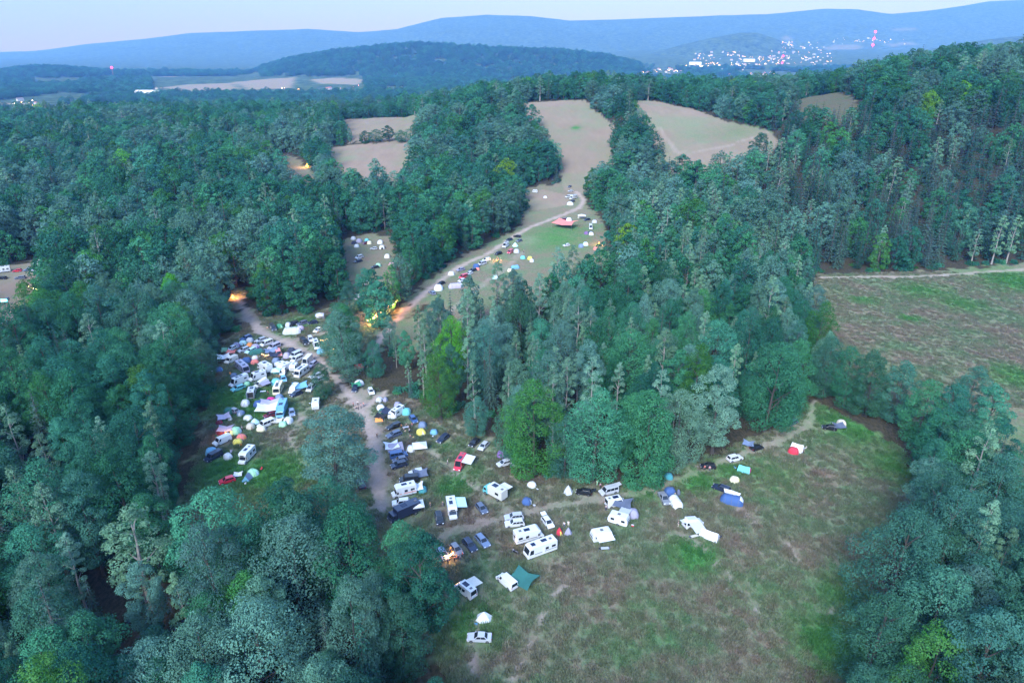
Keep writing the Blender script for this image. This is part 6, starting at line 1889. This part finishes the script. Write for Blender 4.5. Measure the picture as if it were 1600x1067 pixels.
def campfire(px, py, label, e=90, s=1.0):
    x, y = unproject(px, py, .3); z = float(hgt(x, y))
    r = link(bpy.data.objects.new('campfire', None)); r.location = (x, y, z); r.scale = (s, s, s)
    m = MB()
    for k in range(7):
        a = k * 2 * math.pi / 7; m.tube([(.55 * math.cos(a), .55 * math.sin(a), .03), (.08 * math.cos(a + .5), .08 * math.sin(a + .5), .42)], .06, 6)
    link(bpy.data.objects.new('logs', m.mesh('logs', [WOOD])), r)
    m = MB()
    for k in range(6):
        a = k * 1.05; q = .18
        m.tube([(q * math.cos(a), q * math.sin(a), .1), (q * 1.3 * math.cos(a + .3), q * 1.3 * math.sin(a + .3), .45), (q * .5 * math.cos(a), q * .5 * math.sin(a), .95 + .1 * (k % 3))], [.12, .14, .015], 6)
    link(bpy.data.objects.new('flames', m.mesh('flames', [FLAME])), r)
    tag(r, label, 'campfire', 'campfires'); point('firelight', x, y, z + 1.3 * s, (1, .45, .13), e, .4)


campfire(353, 680, 'campfire burning behind the white van under the grey tarp', 120, 1.2)
campfire(480, 262, 'bonfire glowing orange at the wood glade far up the hill', 5000, 3.2)
campfire(936, 383, 'orange fire at the lit stall on the upper grass', 900, 1.8)
campfire(776, 409, 'orange fire in the gathering on the road strip', 600, 1.4)
campfire(364, 466, 'red-orange fire where the track enters the forest', 1800, 1.8)


def festoon(p0, p1, n, label, col, strength, energy, lcol, h=3.6):
    (x0, y0), (x1, y1) = unproject(*p0, 2), unproject(*p1, 2)
    z0 = float(hgt(x0, y0))
    r = link(bpy.data.objects.new('string_lights', None)); r.location = (x0, y0, z0)
    Lx, Ly = x1 - x0, y1 - y0
    for qx, qy in ((0, 0), (Lx, Ly)):
        link(bpy.data.objects.new('pole', MB().tube([(qx, qy, -.3), (qx, qy, h + .1)], .05, 6).mesh('pole', [WOOD])), r)
    link(bpy.data.objects.new('cable', MB().tube([(Lx * t, Ly * t, h - .5 * math.sin(math.pi * t)) for t in np.linspace(0, 1, 11)], .02, 4).mesh('cable', [PLASTIC])), r)
    bulb = bpy.data.meshes.new('bulb'); bm_ = bmesh.new(); bmesh.ops.create_icosphere(bm_, subdivisions=1, radius=.15); bm_.to_mesh(bulb); bm_.free(); bulb.materials.append(mat_emit('bulb_' + '_'.join(str(c) for c in col), col, strength))
    for k in range(n):
        t = (k + .5) / n; b = link(bpy.data.objects.new('bulb', bulb), r); b.location = (Lx * t, Ly * t, h - .18 - .5 * math.sin(math.pi * t))
    tag(r, label, 'string lights', 'strings of lamps')
    if energy: point('lamplight', x0 + Lx / 2, y0 + Ly / 2, z0 + h - .9, lcol, energy, .5)


W_ = (1.0, .50, .18)
festoon((574, 506), (588, 497), 9, 'string of warm bulbs at the lower end of the lit path', W_, 6, 2000, (1, .45, .14))
festoon((583, 503), (598, 490), 9, 'string of warm bulbs over the brightest part of the lit path', W_, 6, 2800, (1, .45, .14))
festoon((594, 496), (608, 482), 9, 'string of warm bulbs in the middle of the lit path', W_, 6, 2800, (1, .45, .14))
festoon((604, 487), (622, 473), 9, 'string of warm bulbs at the upper end of the lit path', W_, 6, 2000, (1, .45, .14))
festoon((500, 532), (512, 530), 5, 'string of orange lamps by the white camper van at the fork', (1, .5, .15), 3, 130, (1, .5, .2), 2.4)
festoon((518, 546), (527, 541), 5, 'string of orange lamps under the island oak', (1, .5, .15), 3, 130, (1, .5, .2), 2.4)
festoon((694, 868), (709, 862), 6, 'string of orange lamps at the party by the grey hatchback', (1, .45, .12), 30, 60, (1, .5, .2), 2.2)
festoon((408, 553), (421, 555), 5, 'string of yellow lamps among the vans of the crowded camp', (1, .6, .25), 2.5, 25, (1, .6, .25), 2.4)
festoon((50, 470), (78, 478), 8, 'string of yellow lamps under the trees near the parking field', (1, .75, .25), 5, 500, (1, .8, .3), 9)
festoon((196, 458), (206, 462), 5, 'string of yellow lamps deep in the left forest', (1, .7, .25), 5, 500, (1, .75, .3), 9)
festoon((233, 480), (245, 478), 5, 'string of pink-red lamps deep in the left forest', (1, .1, .25), 4, 700, (1, .1, .2), 9)


def floodlight(px, py, label, col, e, h=4.0, s=.5, st=120):
    x, y = unproject(px, py, h); z = float(hgt(x, y))
    r = link(bpy.data.objects.new('floodlight', None)); r.location = (x, y, z)
    link(bpy.data.objects.new('pole', MB().tube([(0, 0, -.2), (0, 0, h)], .06, 6).mesh('pole', [STEEL])), r)
    link(bpy.data.objects.new('housing', MB().box(-s * .3, s * .3, -s, s, h - s * .4, h + s * .5).mesh('housing', [PLASTIC], bevel=.03)), r)
    link(bpy.data.objects.new('lens', MB().box(-s * .9, s * .9, -s * .3 - s, -s * 1.02, h - s * .35, h + s * .45).mesh('lens', [mat_emit('lens_' + label[:8], col, st)])), r)
    tag(r, label, 'floodlight', 'floodlights'); point('floodlamp', x, y - 1.6, z + h, col, e, .3)


floodlight(10, 468, 'bright ice-blue floodlight beside the parking field', (.12, .7, 1.0), 3500, 9, 1.3, 3)
floodlight(805, 838, 'small warm lamp at the open rear of the white box motorhome', (1, .7, .6), 30, 1.6, .16, 4)

# ------------------------------------------------------------------ the town in the valley
def house_mesh(w, l, h, wall, roof):
    m = MB().box(-w / 2, w / 2, -l / 2, l / 2, -1, h).add([(-w / 2 - .4, -l / 2 - .4, h - .1), (w / 2 + .4, -l / 2 - .4, h - .1), (w / 2 + .4, l / 2 + .4, h - .1), (-w / 2 - .4, l / 2 + .4, h - .1), (0, -l / 2 - .4, h + w * .38), (0, l / 2 + .4, h + w * .38)],
                                                                [(0, 1, 4), (1, 2, 5, 4), (2, 3, 5), (3, 0, 4, 5), (0, 3, 2, 1)])
    me = m.mesh('house', [wall, roof]); me.polygons.foreach_set('material_index', [0] * 6 + [1] * 5); return me


WALLS = [mat_plain('plaster_' + str(i), c, .8) for i, c in enumerate(((.42, .40, .37), (.50, .48, .46), (.32, .29, .26)))]
ROOFS = [mat_plain('roof_tile_' + str(i), c, .8) for i, c in enumerate(((.30, .12, .08), (.16, .14, .14), (.55, .54, .54)))]
HM = [house_mesh(w, l, h, WALLS[i % 3], ROOFS[j]) for i, (w, l, h, j) in enumerate(((10, 14, 6, 0), (11, 18, 7, 0), (9, 12, 6, 1), (13, 24, 9, 1), (12, 16, 7, 0)))]
HALL = house_mesh(34, 90, 9, WALLS[1], ROOFS[2])
rt = random.Random(5)
CL = [((1000, 1065), (108, 116), 16, 'the nearest left end of the town'), ((1075, 1165), (99, 112), 34, 'the bright street of the town'), ((1085, 1160), (80, 96), 18, 'the middle of the town'), ((1150, 1235), (88, 106), 26, 'the town centre'),
      ((1200, 1300), (80, 104), 34, 'the right half of the town'), ((1220, 1290), (66, 80), 14, 'the far end of the town'), ((1300, 1420), (60, 70), 14, 'the distant village below the ridge'), ((1130, 1210), (114, 120), 8, 'the town edge right above the trees'), ((240, 570), (140, 150), 14, 'the left valley road'), ((20, 60), (158, 170), 6, 'the far left valley'), ((130, 190), (112, 118), 5, 'the hamlet by the left mast')]
LAMPM = {}
for nm, c, s in (('warm', (1.0, .48, .16), 11), ('white', (1, .80, .62), 9), ('pink', (1, .3, .4), 8)):
    m = MB().tube([(0, 0, 0), (0, 0, 7)], .12, 4)
    nb = len(m.f); bmx = bmesh.new(); bmesh.ops.create_icosphere(bmx, subdivisions=1, radius=1.3)
    m.add([(v.co.x, v.co.y, v.co.z * .6 + 7.6) for v in bmx.verts], [tuple(v.index for v in f.verts) for f in bmx.faces]); bmx.free()
    me = m.mesh('street_lamp', [STEEL, mat_emit('lamp_' + nm, c, s)]); me.polygons.foreach_set('material_index', [0] * nb + [1] * (len(me.polygons) - nb)); LAMPM[nm] = me
for (xa, xb), (ya, yb), n, where_ in CL:
    for k in range(n):
        px, py = rt.uniform(xa, xb), rt.uniform(ya, yb)
        x, y = unproject(px, py)
        o = link(bpy.data.objects.new('house', rt.choice(HM))); place(o, x, y, rt.choice((0, .5, 1.2, 2.0, 2.6))); s = rt.uniform(.7, 1.2); o.scale = (s, s, s)
        tag(o, f'tiny pale house with pitched roof in {where_}', 'house', f'houses of {where_}')
    for k in range(int(n * 1.3)):
        px, py = rt.uniform(xa, xb), rt.uniform(ya, yb)
        row_ = rt.choice((.1, .35, .6, .85)); py = ya + (yb - ya) * row_ + (px - xa) * .03 * (1 if row_ < .5 else -1) + rt.gauss(0, .5)
        x, y = unproject(px, py)
        o = link(bpy.data.objects.new('street_lamp', LAMPM[rt.choices(('warm', 'white', 'pink'), (.5, .4, .1))[0]])); place(o, x, y, 0); s = rt.uniform(.35, .85) * (.7 + y / 9000); o.scale = (s, s, s)
        tag(o, f'lit street lamp glowing in {where_}', 'street lamp', f'street lamps of {where_}')
for k in range(48):
    px = rt.uniform(1068, 1172); py = rt.choice((100, 104, 105, 107, 110)) + rt.gauss(0, .6)
    x, y = unproject(px, py); o = link(bpy.data.objects.new('street_lamp', LAMPM[rt.choices(('warm', 'white'), (.7, .3))[0]])); place(o, x, y, 0); s = rt.uniform(.5, 1.1) * (.7 + y / 9000); o.scale = (s, s, s)
    tag(o, 'lit street lamp glowing in the bright street of the town', 'street lamp', 'street lamps of the bright street of the town')
for px, py, lb in ((1086, 102, 'long white-roofed hall at the left of the bright street'), (1118, 113, 'white-roofed hall in front of the bright street'), (1170, 97, 'long white hall in the middle of the town'), (232, 151, 'white hall roofs at the left valley edge')):
    x, y = unproject(px, py); o = link(bpy.data.objects.new('warehouse', HALL)); place(o, x, y, 1.5); tag(o, lb, 'warehouse', 'halls in the valley')


def mast(px, ptop, pbase, label, lamps, lamp_r):
    x, y = unproject(px, pbase); z0 = float(hgt(x, y))
    d = ray(px, ptop); H = CAM_H + d[2] * (y / d[1]) - z0
    r = link(bpy.data.objects.new('radio_mast', None)); r.location = (x, y, z0)
    m = MB(); w = H * .022
    for a in range(3):
        th = a * 2.094; m.tube([(w * math.cos(th), w * math.sin(th), -2), (w * .35 * math.cos(th), w * .35 * math.sin(th), H)], H * .004, 4)
        th2 = th + 2.094
        for k in range(14):
            f0, f1 = k / 14, (k + 1) / 14; q0, q1 = w * (1 - .65 * f0), w * (1 - .65 * f1)
            m.tube([(q0 * math.cos(th), q0 * math.sin(th), H * f0), (q1 * math.cos(th2), q1 * math.sin(th2), H * f1)], H * .002, 3)
    link(bpy.data.objects.new('lattice', m.mesh('lattice', [mat_plain('mast_paint', (.45, .10, .09), .6)])), r)
    bmx = bmesh.new(); bmesh.ops.create_icosphere(bmx, subdivisions=2, radius=lamp_r); me = bpy.data.meshes.new('warning_lamp'); bmx.to_mesh(me); bmx.free(); me.materials.append(mat_emit('warning_red', (1.0, .05, .16), 1.3))
    for f in lamps:
        o = link(bpy.data.objects.new('warning_lamp', me), r); o.location = (0, 0, H * f)
    tag(r, label, 'radio mast', 'radio masts')


mast(1363, 50, 76, 'tall radio mast with three glowing red lamps below the far ridge', (1.0, .6, .2), 15)
mast(1222, 88, 100, 'radio mast with two red lamps in the town centre', (1.0, .1), 8)
mast(177, 106, 118, 'single radio mast with red lamp in the left valley', (1.0,), 7)


def church(px, ptop, pbase, label):
    x, y = unproject(px, pbase); z0 = float(hgt(x, y)); d = ray(px, ptop); H = CAM_H + d[2] * (y / d[1]) - z0
    r = link(bpy.data.objects.new('church', None)); r.location = (x, y, z0); w = max(6, H * .13)
    link(bpy.data.objects.new('nave', house_mesh(w * 2, w * 4, H * .3, WALLS[1], ROOFS[0])), r).location = (0, w * 2.4, 0)
    link(bpy.data.objects.new('tower', MB().box(-w / 2, w / 2, -w / 2, w / 2, -1, H * .62).mesh('tower', [WALLS[1]])), r)
    link(bpy.data.objects.new('spire', MB().add([(-w * .5, -w * .5, H * .62), (w * .5, -w * .5, H * .62), (w * .5, w * .5, H * .62), (-w * .5, w * .5, H * .62), (0, 0, H)], [(0, 1, 4), (1, 2, 4), (2, 3, 4), (3, 0, 4), (3, 2, 1, 0)]).mesh('spire', [ROOFS[1]])), r)
    tag(r, label, 'church', 'churches of the town')


church(1232, 61, 72, 'church with tall slender tower at the far end of the town')
church(1303, 61, 67, 'small church with pointed tower right of the tall one')
church(505, 144, 152, 'white church tower just above the treeline at the left valley')

# trees that stand next to something one can name say so
MARKS = [(o.location.x, o.location.y, o['label']) for o in COL.objects if o.parent is None and o.get('category') in ('car', 'van', 'camper van', 'motorhome', 'caravan', 'tent', 'truck', 'bus', 'gazebo', 'pickup')]
STOP = re.compile(r' (?:with|alone|beside|below|above|left|right|at|in|on|by|of|behind|between|among|under|next|near|parked|facing|to|half|, ).*')
for o, what, tx, ty in TREES:
    d, lab = min((math.hypot(mx_ - tx, my_ - ty), lb) for mx_, my_, lb in MARKS)
    if d < 15:
        where_ = STOP.sub('', lab.replace(',', ''))
        if ' '.join(where_.split()[:1]) and len(where_.split()) >= 2:
            o['label'] = f'{what} standing nearest the {where_}'
finish_grass(BLOCK)
